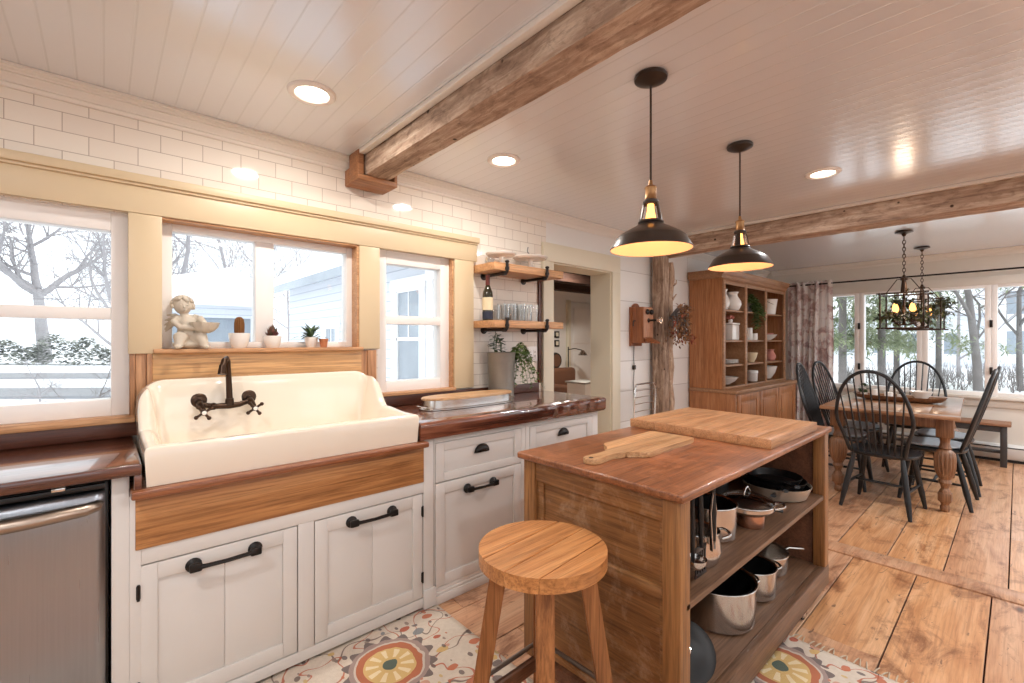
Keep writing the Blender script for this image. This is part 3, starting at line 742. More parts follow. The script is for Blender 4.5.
m = M(); m.box(.020, 1.215, 1.992, 2.46, .0, .800); m.box(.020, .064, YF, 1.994, .014, .883, .002); m.box(.064, .094, YF, 1.994, .014, .810, .002); m.box(1.158, 1.215, YF, 1.994, .014, .834, .002)
m.box(.094, 1.158, YF, 1.994, .578, .632, .002); m.box(.094, 1.158, YF, 1.994, .022, .066, .002); m.box(.583, .644, YF, 1.994, .066, .578, .002); m.box(1.155, 1.222, 1.918, YF, .014, .105, .003)
m.box(.02, .078, YF - .004, YF, .014, .03, .002)
m.build('carcass', M_CAB, t)
m = M(); m.box(.079, 1.157, YF - .006, YF + .02, .631, .811, .003); m.build('apron_board', M_APRON, t)['label'] = 'orange brown wooden board below the sink'
for a, b, ha, hb, hx in ((.085, .579, .236, .428, .0865), (.648, 1.153, .80, .99, 1.1515)):
    m = M(); panel(m, a, b, .071, .573, YF + .001, .052, .055, mid=True); d = m.build('door', M_CAB, t)
    long_handle(d, ha, hb, .533, YF + .001)
    hinge(d, hx, .49, YF + .001); hinge(d, hx, .17, YF + .001)
def unit(x0, x1, dr, lab, door_handle):
    t = thing('drawer_cabinet', lab, 'cabinet', ((x0 + x1) / 2, 2.2, 0))
    y = 1.94; m = M(); m.box(x0, x1, y + .022, 2.46, .06, .836); m.box(x0, x1, y, y + .025, .805, .838, .002)
    m.box(x0, dr[0] - .003, y, y + .025, .06, .805, .002); m.box(dr[1] + .003, x1, y, y + .025, .06, .805, .002); m.box(dr[0] - .003, dr[1] + .003, y, y + .025, .060, .079, .002)
    m.box(x0, x1, y - .012, 2.4, 0.0, .045, .004); m.box(x0, x1, y - .006, y + .03, .045, .06, .004)
    m.build('carcass', M_CAB, t)
    m = M(); panel(m, dr[0], dr[1], .606, .803, y - .002, .05, .042); d = m.build('drawer', M_CAB, t)
    cup_pull(d, (dr[0] + dr[1]) / 2, .732, y - .002)
    m = M(); panel(m, dr[0], dr[1], .081, .600, y - .002, .055); d = m.build('door', M_CAB, t)
    if door_handle: long_handle(d, door_handle[0], door_handle[1], .541, y - .002)
unit(1.223, 1.850, (1.232, 1.814), 'white drawer cabinet beside the sink, with cup pull drawer and long handled door', (1.425, 1.60))
unit(1.852, 2.540, (1.887, 2.475), 'white drawer cabinet at the doorway end of the counter, mostly behind the island', (2.08, 2.28))

# dishwasher
t = thing('dishwasher', 'stainless steel dishwasher with bar handle under the dark counter', 'dishwasher', (-.29, 2.2, 0))
m = M(); m.box(-.60, .004, 1.975, 2.45, .02, .872, .004); m.box(-.60, .014, 1.955, 1.98, .10, .868, .003); m.build('body', M_BLACKP, t)
m = M()
m.grid(lambda u, v: (-.596 + .602 * u, 1.955 - .028 * math.sin(PI * min(1, max(0, v))) ** .25 - .004 * math.sin(PI * u), .105 + .742 * v), 24, 40)
m.build('door', M_DW, t, solid=.004)
m = M(); m.box(-.596, .006, 1.938, 1.957, .849, .866, .003); m.build('control_strip', M_BLACKP, t)
m = M(); m.box(-.115, -.085, 1.932, 1.94, .862, .872, .001); m.build('latch', M_CHROME, t)
m = M(); m.tube([(-.585, 1.93, .802), (-.565, 1.895, .803), (-.45, 1.878, .802), (-.30, 1.872, .801), (-.15, 1.876, .802), (-.04, 1.888, .805), (-.020, 1.905, .806), (-.014, 1.93, .806)], [.020, .023, .024, .024, .024, .023, .021, .016], 14, sy=.8)
m.build('handle', M_DWH, t)

# counters, ledge, backsplashes
m = M(); m.box(-.75, .094, 1.89, 2.485, .884, .921, .006); m.box(.074, .094, 1.89, 1.945, .838, .886, .003)
tag(m.build('countertop', M_COUNTER), 'dark stained glossy plank countertop over the dishwasher', 'countertop')
rc = random.Random(5)
m = M()
xs = [1.118 + (2.565 - 1.118) * i / 60 for i in range(61)]
def cf(u, v):
    x = 1.1175 + 1.4475 * u; live = smooth((x - 1.75) / .5)
    j = live * .0022 * (math.sin(x * 61) + math.sin(x * 97 + 1) * .7 + math.sin(v * 50 + x * 40))
    prof = [(2.485, .926), (2.2, .926), (1.98, .926), (1.905, .926), (1.894, .924), (1.888, .916), (1.886, .90), (1.886, .87), (1.888, .852), (1.892, .842), (1.905, .838), (2.2, .838), (2.485, .838)]
    i = min(int(v * 12 + 1e-6), 12); y, z = prof[i]
    if 4 <= i <= 9: y += j + live * .004 * (i - 4) * .5
    if i in (4, 5) : z -= live * .006
    return (x, y, z)
g = m.grid(cf, 61, 13)
m.b.faces.new([v for v in g[0]]); m.b.faces.new([v for v in g[-1]][::-1]); m.b.faces.new([r[0] for r in g][::-1] + [r[-1] for r in g])
tag(m.build('countertop', M_COUNTER), 'thick dark stained live edge countertop between sink and doorway', 'countertop')
m = M(); m.box(-.85, .106, 2.460, YW, .921, .979, .003); tag(m.build('backsplash', M_BSPL), 'dark wooden backsplash board behind the left counter', 'backsplash')
m = M(); m.box(1.19, 2.50, 2.466, YW, .927, .99, .003); tag(m.build('backsplash', M_BSPL), 'dark wooden backsplash board behind the tray and planter', 'backsplash')
m = M(); m.box(.066, 1.150, 1.862, 2.46, .812, .838, .006); tag(m.build('sink_ledge', M_LEDGE), 'reddish brown wooden ledge the farmhouse sink sits on', 'ledge')

# farmhouse sink
def sink():
    x0, x1, y0, y1, zb, rim, top = .100, 1.112, 1.893, 2.455, .839, .968, 1.152
    R = .10
    def prof(y):                                    # height of the side rim from front to back
        return rim + .012 * smooth((y - 2.0) / .2) + (top - rim - .012) * smooth((y - 2.20) / .17)
    def zr(x, y):
        h = prof(y); d = min(x - x0, x1 - x)
        if d < R and y > 2.2:
            c = top - (R - math.sqrt(max(0, R * R - (R - d) ** 2)))
            h = min(h, max(c, rim))
        return h
    def W(x, y):
        d = min(x - x0, x1 - x); df = y - y0; db = y1 - y
        a = smooth((d - .030) / .065); b = smooth((df - .040) / .060); c = smooth((db - .045) / .050)
        return a * b * c
    def H(x, y):
        fl = .850 + .012 * smooth((x - .75) / .3)
        w = W(x, y); h = zr(x, y)
        db = y1 - y
        base = fl + (h - fl) * (1 - w)
        lip = .006 * math.exp(-((min(x - x0, x1 - x, y - y0) - .016) / .012) ** 2)
        d = min(x - x0, x1 - x, y - y0)
        rnd = .014 * (1 - math.sqrt(max(0, 1 - (1 - min(d, .014) / .014) ** 2)))
        return base - rnd + lip * 0
    m = M(); nx, ny = 110, 90
    def sp(i, n):                                    # finer at both ends
        t = i / n; return t + .11 * math.sin(2 * PI * t) * -1 * .9
    X = [x0 + (x1 - x0) * sp(i, nx) for i in range(nx + 1)]; Y = [y0 + (y1 - y0) * sp(i, ny) for i in range(ny + 1)]
    g = [[m.b.verts.new((x, y, H(x, y))) for y in Y] for x in X]
    for i in range(nx):
        for j in range(ny): m.b.faces.new((g[i][j], g[i + 1][j], g[i + 1][j + 1], g[i][j + 1]))
    loop = [g[i][0] for i in range(nx)] + [g[nx][j] for j in range(ny)] + [g[i][ny] for i in range(nx, 0, -1)] + [g[0][j] for j in range(ny, 0, -1)]
    low = [m.b.verts.new((min(max(v.co.x, x0 + .006), x1 - .006), max(v.co.y, y0 + .006), zb)) for v in loop]
    k = len(loop)
    for i in range(k): m.b.faces.new((loop[i], low[i], low[(i + 1) % k], loop[(i + 1) % k]))
    m.b.faces.new(low[::-1])
    return m
tt = thing('farmhouse_sink', 'long cream enamel farmhouse sink with high curved back', 'sink', (.605, 2.17, .839))
sink().build('basin', M_ENAMEL, tt, sharp=60)
m = M(); m.lathe([(0, 0), (.035, 0), (.04, .003), (.03, .004), (.028, .001), (0, .001)], (.60, 2.18, .8505), 20); m.build('drain', M_CHROME, tt)

# faucet
t = thing('bridge_faucet', 'dark bronze wall faucet with cross handles on the sink back', 'faucet', (.41, 2.40, 1.04))
for x in (.312, .505):
    m = M(); R_ = Matrix.Translation((x, 2.408, 1.048)) @ Matrix.Rotation(PI / 2, 4, 'X')
    m.lathe([(0, 0), (.043, 0), (.044, .006), (.038, .014), (.024, .020), (.014, .022), (.013, .035), (0, .036)], n=24, mat=R_); m.build('escutcheon', M_BRONZE, t)
    m = M(); m.tube([(x, 2.39, 1.048), (x, 2.35, 1.040), (x + .004, 2.325, 1.022)], [.014, .013, .012], 12); m.build('valve', M_BRONZE, t)
    m = M(); cx, cy, cz = x + .006, 2.305, 1.012; m.ball((cx, cy, cz), .013)
    for a in (.6, 2.2, 3.8, 5.3):
        ex, ez = cx + .034 * math.cos(a), cz + .030 * math.sin(a); m.tube([(cx, cy, cz), (ex, cy, ez)], [.005, .006], 8); m.ball((ex, cy, ez), .0085, 10, 8)
    h = m.build('cross_handle', M_BRONZE, t)
    m = M(); m.ball((cx, cy - .012, cz), (.009, .004, .009), 12, 8); m.build('button', M_CERAM, h)
m = M(); m.tube([(.312, 2.36, 1.042), (.36, 2.352, 1.030), (.42, 2.35, 1.028), (.46, 2.352, 1.030), (.505, 2.36, 1.042)], [.011, .012, .014, .012, .011], 12); m.ball((.36, 2.352, 1.030), .016); m.build('bridge', M_BRONZE, t)
m = M(); m.tube([(.420, 2.35, 1.03), (.420, 2.35, 1.06)], [.018, .016], 14); m.tube([(.420, 2.35, 1.05), (.418, 2.35, 1.12), (.414, 2.35, 1.20), (.412, 2.345, 1.226), (.405, 2.33, 1.238), (.394, 2.312, 1.232), (.386, 2.298, 1.208)], [.013, .012, .011, .011, .0115, .012, .012], 14)
m.cyl((.386, 2.299, 1.212), (.382, 2.290, 1.172), .014, .018, 16); m.build('spout', M_BRONZE, t)

# window sill ornaments
def cherub():
    t = thing('cherub_statue', 'pale plaster cherub statue holding a shell bowl on the window sill', 'statue', (.296, 2.515, 1.281))
    ox, oy, oz = .296, 2.500, 1.281
    def P(x, y, z): return (ox + x, oy + y, oz + z)
    m = M(); B = m.ball
    B(P(-.030, .0, .190), (.034, .034, .036))                          # head
    B(P(-.021, -.022, .182), (.013, .012, .012)); B(P(-.038, -.022, .182), (.012, .011, .012)); B(P(-.028, -.031, .187), (.005, .006, .006)); B(P(-.028, -.026, .171), (.010, .010, .008))
    rr = random.Random(2)
    for k in range(120):
        a = rr.uniform(0, 2 * PI); e = rr.uniform(-.2, 1.5)
        d = Vector((math.cos(a) * math.cos(e), math.sin(a) * math.cos(e), math.sin(e)))
        if d.y < -.30 and d.z < .58: continue
        q = Vector((-.030, .003, .192)) + Vector((d.x * .032, d.y * .032, d.z * .034)); B(P(*q), .0075, 8, 6)
    m.tube([P(-.026, 0, .165), P(-.022, .002, .140)], [.015, .018], 12)
    m.tube([P(-.020, .004, .150), P(-.016, .006, .125), P(-.012, .006, .095), P(-.010, .006, .065), P(-.008, .006, .045)], [.024, .036, .038, .042, .040], 16)
    for s, kx in ((-1, -.048), (1, .034)):
        m.tube([P(kx * .9, .0, .142), P(kx * 1.35, -.014, .118), P(kx * 1.2 + .012, -.038, .096), P(kx * .4 + .045, -.052, .092)], [.015, .014, .012, .011], 12)
        B(P(kx * .4 + .05, -.054, .092), (.012, .010, .008))
    m.tube([P(-.030, -.008, .048), P(-.046, -.050, .050), P(-.048, -.056, .026), P(-.052, -.062, .010)], [.030, .026, .019, .016], 14); B(P(-.056, -.070, .009), (.014, .022, .009))
    m.tube([P(.012, -.008, .048), P(.034, -.050, .052), P(.040, -.058, .028), P(.042, -.064, .010)], [.030, .026, .019, .016], 14); B(P(.048, -.072, .009), (.014, .022, .009))
    B(P(-.008, -.01, .020), (.062, .040, .022))
    for s in (-1, 1):                                                     # wings
        for k in range(5):
            f = k / 4; a0 = P(-.010 + s * .012, .036, .135)
            tip = P(-.012 + s * (.062 + .020 * f) - .012, .040 + .01 * f, .160 - .095 * f - .01)
            m.tube([a0, ((a0[0] + tip[0]) / 2, (a0[1] + tip[1]) / 2, (a0[2] + tip[2]) / 2 + .01), tip], [.012, .012, .006], 10, sy=.6)
    m.build('figure', M_STONE, t, remesh=.0032)
    m = M(); rr = random.Random(5)
    for k in range(110):
        a = rr.uniform(0, 2 * PI); e = rr.uniform(-.25, 1.5); d = Vector((math.cos(a) * math.cos(e), math.sin(a) * math.cos(e), math.sin(e)))
        if d.y < -.25 and d.z < .55: continue
        B2 = Vector(P(-.030, .003, .192)) + Vector((d.x * .0385, d.y * .0385, d.z * .041)); m.ball(B2, (.0098, .0098, .0085), 8, 6)
    m.build('hair', M_STONE, t)
    for s in (-1, 1):
        m = M(); m.ball(P(-.030 + s * .013 + .002, -.0355, .194), (.0042, .003, .0032), 10, 8); m.build('eye', M_STONE, t)
        m = M(); m.ball(P(-.030 + s * .038, -.006, .188), (.006, .009, .011), 8, 6); m.build('ear', M_STONE, t)
        m = M(); m.tube([P(-.028 + s * .018, -.033, .2), P(-.028 + s * .012, -.0365, .2025), P(-.028 + s * .006, -.0365, .200)], .0018, 6); m.build('eyebrow', M_STONE, t)
    m = M(); m.tube([P(-.036, -.0345, .174), P(-.028, -.037, .1725), P(-.020, -.0345, .174)], .0024, 6); m.build('mouth', M_STONE, t)
    m = M(); m.ball(P(-.028, -.040, .184), (.0048, .006, .0055), 10, 8); m.build('nose', M_STONE, t)
    m = M(); n = 40
    m.lathe([(0, 0), (.018, 0), (.034, .008), (.050, .026), (.056, .048), (.053, .048), (.046, .028), (.030, .012), (0, .008)], P(.046, -.040, .070), n, flute=lambda a, z: 1 + .06 * math.cos(a * 10) * min(1, z / .03)); m.build('shell_bowl', M_STONE, t)
cherub()
def small_pot(x, y, r, h, label, kind, mat=None):
    t = thing('potted_plant', label, 'potted plant', (x, y, 1.281))
    m = M(); m.lathe([(0, 0), (r * .62, 0), (r * .80, h * .25), (r * .97, h * .7), (r, h), (r * .92, h), (r * .88, h * .82), (0, h * .80)], (x, y, 1.281), 28); m.build('pot', mat or M_CERAM, t)
    m = M(); m.lathe([(0, .0), (r * .87, .0), (r * .86, -.004), (0, -.004)], (x, y, 1.281 + h * .84), 20); m.build('soil', M_SOIL, t)
    rr = random.Random(int(x * 1000)); z = 1.281 + h * .84; m = M()
    if kind == 'cactus':
        m.lathe([(0, 0), (.017, 0), (.020, .02), (.0205, .055), (.017, .078), (.009, .088), (0, .090)], (x, y, z), 40, flute=lambda a, zz: 1 + .10 * math.cos(a * 12)); m.build('cactus', M_CACT, t)
    elif kind == 'succulent':
        for k in range(34):
            a = k * 2.4; e = .25 + 1.1 * k / 34; m.leaf((x, y, z), (math.cos(a) * math.cos(e), math.sin(a) * math.cos(e), math.sin(e)), (0, 0, 1), .044 + .020 * (k / 34), .022, -.3)
        m.build('rosette', M_SUCC, t)
    else:
        for k in range(46):
            a = rr.uniform(0, 6.28); e = rr.uniform(.1, 1.4); d = Vector((math.cos(a) * math.cos(e), math.sin(a) * math.cos(e) * .6, math.sin(e)))
            q = Vector((x, y, z)) + d * rr.uniform(.01, .06); m.leaf(q, d + Vector((0, 0, -.2)), (0, 0, 1), rr.uniform(.03, .055), .020, .3)
            m.tube([(x, y, z), q], .0018, 4)
        m.build('leaves', M_LEAFD, t)
    return t
small_pot(.487, 2.498, .046, .072, 'round white pot with a brown column cactus on the sill', 'cactus')
small_pot(.632, 2.498, .043, .060, 'small white pot with a reddish rosette succulent on the sill', 'succulent')
t = small_pot(.822, 2.508, .034, .054, 'white pot of dark leafy succulent at the right end of the sill', 'leafy')
m = M(); m.lathe([(0, 0), (.016, 0), (.021, .036), (.024, .037), (.024, .046), (.020, .046), (.018, .02), (0, .02)], (.874, 2.472, 1.281), 20); tag(m.build('terracotta_pot', M_TERRA), 'tiny orange terracotta pot beside the leafy white pot', 'pot')

# wall shelves with pipe brackets
def wall_shelf(z0, z1, lab):
    t = thing('wall_shelf', lab, 'shelf', (2.2, 2.36, z0))
    m = M(); m.box(1.872, 2.535, 2.25, YW - .006, z0, z1, .003); m.build('board', M_SHELF, t)
    for x in (1.972, 2.352):
        m = M(); zz = z0 - .014
        m.lathe([(0, 0), (.026, 0), (.026, .006), (.015, .008), (.013, .016), (0, .016)], n=20, mat=Matrix.Translation((x, YW, zz)) @ Matrix.Rotation(PI / 2, 4, 'X'))
        m.tube([(x, YW - .01, zz), (x, 2.262, zz), (x, 2.248, zz + .003), (x, 2.240, zz + .014), (x, 2.240, z1 + .006)], .0105, 12)
        m.cyl((x, 2.285, zz), (x, 2.255, zz), .014); m.ball((x, 2.240, z1 + .010), (.015, .015, .010)); m.cyl((x, 2.240, z0 + .006), (x, 2.240, z0 + .024), .0145)
        m.build('pipe_bracket', M_PIPE, t)
wall_shelf(1.775, 1.826, 'upper wooden wall shelf on black pipe brackets, holding cake stands')
wall_shelf(1.402, 1.450, 'lower wooden wall shelf on black pipe brackets, holding bottle and glasses')
def cake_stand(x, y, r, h, lab, n=40, fl=0.0):
    t = thing('cake_stand', lab, 'cake stand', (x, y, 1.826))
    m = M(); m.lathe([(0, 0), (r * .42, 0), (r * .40, .006), (r * .20, .018), (r * .13, h * .5), (r * .16, h * .85), (r * .3, h - .006), (0, h - .004)], (x, y, 1.826), 28); m.build('pedestal', M_CERAM, t)
    m = M(); m.lathe([(0, h - .004), (r * .9, h - .002), (r * .97, h + .006), (r, h + .012), (r * .985, h + .015), (r * .9, h + .006), (0, h + .004)], (x, y, 1.826), n, flute=lambda a, z: 1 + fl * math.cos(a * 14)); m.build('plate', M_CERAM, t)
    return t
cake_stand(2.03, 2.37, .105, .072, 'white cake stand on the upper shelf, nearer the window')
t = cake_stand(2.30, 2.36, .125, .078, 'white scalloped cake stand with a twig on top, on the upper shelf', 56, .03)
m = M(); rt = random.Random(9)
m.tube(spline([(2.27, 2.36, 1.910), (2.285, 2.355, 1.935), (2.262, 2.35, 1.955), (2.268, 2.35, 1.985)], 5), .0035, 6); m.tube([(2.27, 2.36, 1.911), (2.32, 2.36, 1.922), (2.335, 2.36, 1.918)], .004, 6); m.ball((2.29, 2.358, 1.922), (.018, .008, .009))
tag(m.build('twig', M_BARK), 'small bare twig lying on the scalloped cake stand', 'twig')
m = M(); m.lathe([(0, 0), (.030, 0), (.036, .012), (.034, .040), (.030, .045), (.027, .045), (.030, .012), (0, .006)], (1.925, 2.36, 1.826), 24); tag(m.build('glass_votive', M_GLASSC), 'small clear glass candle cup at the end of the upper shelf', 'candle cup')
# bottle
t = thing('wine_bottle', 'dark wine bottle with cream label on the lower shelf', 'bottle', (1.905, 2.36, 1.45))
m = M(); m.lathe([(0, .006), (.028, 0), (.034, .003), (.035, .012), (.035, .165), (.032, .19), (.022, .213), (.0145, .232), (.0135, .25), (.0135, .293), (0, .294)], (1.905, 2.36, 1.45), 28); m.build('glass', M_GLASSB, t)
m = M(); m.lathe([(.0355, .068), (.0358, .068), (.0358, .152), (.0355, .152)], (1.905, 2.36, 1.45), 28); m.build('label', M_LABEL, t)
m = M(); m.lathe([(.0354, .010), (.0357, .010), (.0357, .058), (.0354, .058)], (1.905, 2.36, 1.45), 28); m.build('base_label', M_NAVY, t)
m = M(); m.lathe([(.0145, .235), (.0150, .237), (.0145, .292), (.0155, .294), (.0155, .304), (0, .305)], (1.905, 2.36, 1.45), 20); m.build('foil', M_FOIL, t)
# drinking glasses
k = 0
for x, y, r, h in ((1.985, 2.37, .030, .105), (2.05, 2.35, .034, .118), (2.125, 2.36, .034, .125), (2.20, 2.35, .034, .125), (2.275, 2.36, .034, .125), (2.345, 2.37, .034, .125), (2.09, 2.43, .034, .125), (2.165, 2.43, .034, .125), (2.24, 2.43, .034, .125), (2.31, 2.435, .034, .125)):
    m = M(); m.lathe([(0, .0), (r * .8, 0), (r * .84, .004), (r, h), (r * .95, h), (r * .80, .010), (0, .009)], (x, y, 1.45), 24)
    if k == 0: tag(m.build('drinking_glass', M_GLASSC), 'smallest clear tumbler, next to the wine bottle', 'glass', 'glasses on the lower shelf')
    else: tag(m.build('drinking_glass', M_GLASSC), 'clear straight tumbler in the row of glasses on the lower shelf', 'glass', 'glasses on the lower shelf')
    k += 1
# outlet on the tiles
t = thing('wall_outlet', 'white double outlet on the tile wall beside the planter', 'outlet', (2.44, YW, 1.19))
m = M(); m.box(2.385, 2.495, 2.482, YW - .001, 1.155, 1.27, .003); m.build('plate', M_WHITE, t)
for x in (2.415, 2.465):
    m = M(); m.box(x - .017, x + .017, 2.479, 2.484, 1.18, 1.245, .003); s = m.build('socket', M_CERAM, t)
    m = M()
    for zz in (1.198, 1.228): m.box(x - .007, x - .005, 2.4775, 2.480, zz - .005, zz + .005); m.box(x + .005, x + .007, 2.4775, 2.480, zz - .005, zz + .005)
    m.build('slot', M_BLACKP, s)
# tray
t = thing('serving_tray', 'oval galvanized tray with wooden top on the counter beside the sink', 'tray', (1.66, 2.25, .926))
def oval(m, a, b, z0, z1, r, flare=0, hollow=False, n=64):
    def pt(tn, s):
        c, q = math.cos(tn), math.sin(tn); e = .6
        return (1.655 + (a * s) * math.copysign(abs(c) ** e, c), 2.228 + (b * s) * math.copysign(abs(q) ** .8, q))
    return pt
pt = oval(None, .325, .098, 0, 0, 0)
def ring(m, prof, n=72):
    rows = []
    for s, z in prof: rows.append([m.b.verts.new((*pt(2 * PI * j / n, s), z)) for j in range(n)])
    for a, c in zip(rows, rows[1:]):
        for j in range(n): m.b.faces.new((a[j], a[(j + 1) % n], c[(j + 1) % n], c[j]))
    m.b.faces.new(rows[0][::-1]); m.b.faces.new(rows[-1])
m = M(); ring(m, [(1.0, .927), (1.03, .929), (1.03, .934), (.975, .938), (.96, .980), (.90, .982)]); m.build('galvanized_side', M_STEEL, t)
m = M(); ring(m, [(.93, .980), (.985, .981), (.99, .989), (.97, .994)]); m.build('wooden_top', M_BUTCH2, t)
for s in (-1, 1):
    m = M(); x = 1.655 + s * .325; m.tube([(x, 2.192, .945), (x + s * .022, 2.200, .948), (x + s * .026, 2.228, .948), (x + s * .022, 2.256, .948), (x, 2.264, .945)], .004, 8); m.build('handle', M_STEEL, t)
# planter
t = thing('zinc_planter', 'tall round grey zinc planter with leafy plants on the counter corner', 'planter', (2.13, 2.375, .926))
m = M(); c = (2.025, 2.362)
def sq(w, z): return [m.b.verts.new((c[0] + w * math.cos(2 * PI * j / 40), c[1] + w * math.sin(2 * PI * j / 40), z)) for j in range(40)]
rows = [sq(.086, .927), sq(.096, 1.228), sq(.100, 1.236), sq(.094, 1.238), sq(.088, 1.205)]
for a, b in zip(rows, rows[1:]):
    for j in range(40): m.b.faces.new((a[j], a[(j + 1) % 40], b[(j + 1) % 40], b[j]))
m.b.faces.new(rows[0][::-1]); m.b.faces.new(rows[-1]); m.build('bucket', M_ZINC, t)
rp = random.Random(4)
m = M()
for bx, n in ((1.98, 3), (2.03, 2)):
    for k in range(n):
        top = Vector((bx + rp.uniform(-.06, .06), 2.37 + rp.uniform(-.04, .04), rp.uniform(1.33, 1.39))); m.tube([(bx, 2.37, 1.2), ((bx + top.x) / 2, 2.37, 1.29), top], .0025, 5)
        for q in range(9):
            f = .35 + .65 * q / 9; p = Vector((bx, 2.37, 1.2)).lerp(top, f); a = rp.uniform(0, 6.28); m.leaf(p, (math.cos(a), math.sin(a) * .6, rp.uniform(-.1, .5)), (0, 0, 1), .066, .030, .25)
m.build('upright_plant', M_LEAFD, t)
m = M()
for k in range(24):
    e = Vector((2.15 + rp.uniform(-.05, .15), 2.30 + rp.uniform(-.07, .08), rp.uniform(.99, 1.27))); s0 = Vector((2.08, 2.34, 1.22)); md = s0.lerp(e, .5) + Vector((.02, -.02, .06)); pts = spline([s0, md, e], 5); m.tube(pts, .0016, 4)
    for p in pts[2:]:
        for q in range(3):
            a = rp.uniform(0, 6.28); m.leaf(p, (math.cos(a), math.sin(a), rp.uniform(-.6, .3)), (0, 0, 1), .028, .019, .2)
m.build('trailing_plant', M_LEAF, t)
# ------------------------------------------------------------------ island
IX0, IX1, IY0, IY1, ZT = 1.250, 2.805, .650, 1.345, .870
t = thing('kitchen_island', 'worn wooden kitchen island with open pot shelves on casters', 'island', (2.02, 1.0, 0))
m = M(); m.box(IX0 - .008, IX1 + .006, IY0 - .006, IY1 + .008, ZT - .026, ZT, .007, 3); m.build('top', M_ISLTOP, t)
for x0, x1, y0, y1 in ((1.264, 1.326, .664, .724), (1.264, 1.326, 1.275, 1.335), (2.738, 2.802, .658, .712), (2.738, 2.802, 1.275, 1.335)):
    m = M(); m.box(x0, x1, y0, y1, .062, ZT - .026, .004); m.build('post', M_ISL, t)
m = M(); m.box(1.270, 1.300, .724, 1.275, .765, ZT - .026, .004); m.build('end_rail', M_ISLP, t)
m = M(); m.box(1.268, 1.300, .724, 1.275, .520, .560, .010); m.build('end_rail', M_ISLP, t)
m = M(); m.box(1.276, 1.300, .724, 1.275, .062, .12, .004); m.build('end_rail', M_ISLP, t)
m = M(); m.box(1.288, 1.302, .724, 1.275, .12, .768); m.box(1.280, 1.300, .724, .742, .12, .765, .003); m.box(1.280, 1.300, 1.240, 1.275, .12, .765, .003); m.build('end_panel', M_ISLP, t)
m = M(); m.box(2.758, 2.782, .712, 1.275, .062, ZT - .026); m.build('far_panel', M_ISLIN, t)
m = M()
for k in range(5): m.box(1.326 + k * .2795, 1.326 + (k + 1) * .2795 - .002, 1.300, 1.322, .062, ZT - .026, .002)
m.build('back_panel', M_ISLIN, t)
m = M(); m.box(1.326, 2.722, 1.31, 1.332, .79, ZT - .026, .003); m.build('back_rail', M_ISL, t)
m = M(); m.box(1.300, 2.757, .664, 1.300, .502, .525, .004); m.build('shelf', M_SHELFI, t)
m = M(); m.box(1.300, 2.757, .690, 1.300, .135, .158, .003); m.box(1.300, 2.796, .654, .690, .060, .160, .006); m.build('bottom_shelf', M_SHELFI, t)
for x, y in ((1.36, .745), (2.46, .69), (1.36, 1.28), (2.68, 1.28)):
    m = M(); m.cyl((x, y - .014, .031), (x, y + .014, .031), .031, n=20); m.build('caster_wheel', M_IRON, t)
    m = M(); m.box(x - .026, x + .026, y - .022, y - .016, .02, .06, .002); m.box(x - .026, x + .026, y + .016, y + .022, .02, .06, .002); m.box(x - .03, x + .03, y - .024, y + .024, .055, .0615, .002); m.build('caster_fork', M_STEEL, t)

# cutting boards
t = thing('butcher_block', 'large thick butcher block board on the far half of the island top', 'cutting board', (2.34, 1.02, ZT))
m = M(); Rb = Matrix.Rotation(-.02, 4, 'Z')
for k in range(10):
    a = .672 + k * .0675; m.box(2.038, 2.645, a, a + .06745, ZT + .001, ZT + .041, .0012)
bmesh.ops.rotate(m.b, cent=(2.34, 1.0, ZT), matrix=Matrix.Rotation(-.012, 3, 'Z'), verts=m.b.verts)
m.build('block', M_BUTCH, t)
t = thing('paddle_cutting_board', 'smaller paddle shaped cutting board with handle and hole lying in front of the butcher block', 'cutting board', (1.66, 1.02, ZT))
def paddle(y0, y1):
    """slice of the board outline between y0 and y1 (local), x along the board"""
    L, Wd = .455, .21
    def half(x):
        if x < 0: return .030 * (math.sqrt(max(0, 1 - ((-x - .152) / .034) ** 2)) if x < -.152 else 1 - .18 * smooth((x + .152) / .09) + .5 * smooth((x + .06) / .06))
        r = .022 + smooth(x / .045) * (Wd / 2 - .045 - .022 + .022)
        e = Wd / 2 if x > .075 else .043 + (Wd / 2 - .043) * smooth(x / .075)
        if x > L - .018: e = Wd / 2 - (.018 - math.sqrt(max(0, .018 ** 2 - (x - L + .018) ** 2)))
        return e
    xs = [-.1859 + i * (L - .0005 + .1859) / 90 for i in range(91)]
    up, dn = [], []
    for x in xs:
        h = half(x); a, b = max(y0, -h), min(y1, h)
        if b - a > .002: up.append((x, b)); dn.append((x, a))
    return up + dn[::-1]
m = M()
for a, b in ((-.11, -.040), (-.0395, .030), (.0305, .11)):
    pl = paddle(a, b)
    m.prism(pl, 'z', ZT + .001, ZT + .021, .003)
bmesh.ops.rotate(m.b, cent=(0, 0, 0), matrix=Matrix.Rotation(.02, 3, 'Z'), verts=m.b.verts); bmesh.ops.translate(m.b, vec=(1.482, 1.045, 0), verts=m.b.verts)
m.build('board', M_BUTCH2, t)
m = M(); m.cyl((1.325, 1.042, ZT + .0208), (1.325, 1.042, ZT + .0216), .0085, n=16); m.build('hole', M_SOIL, t)

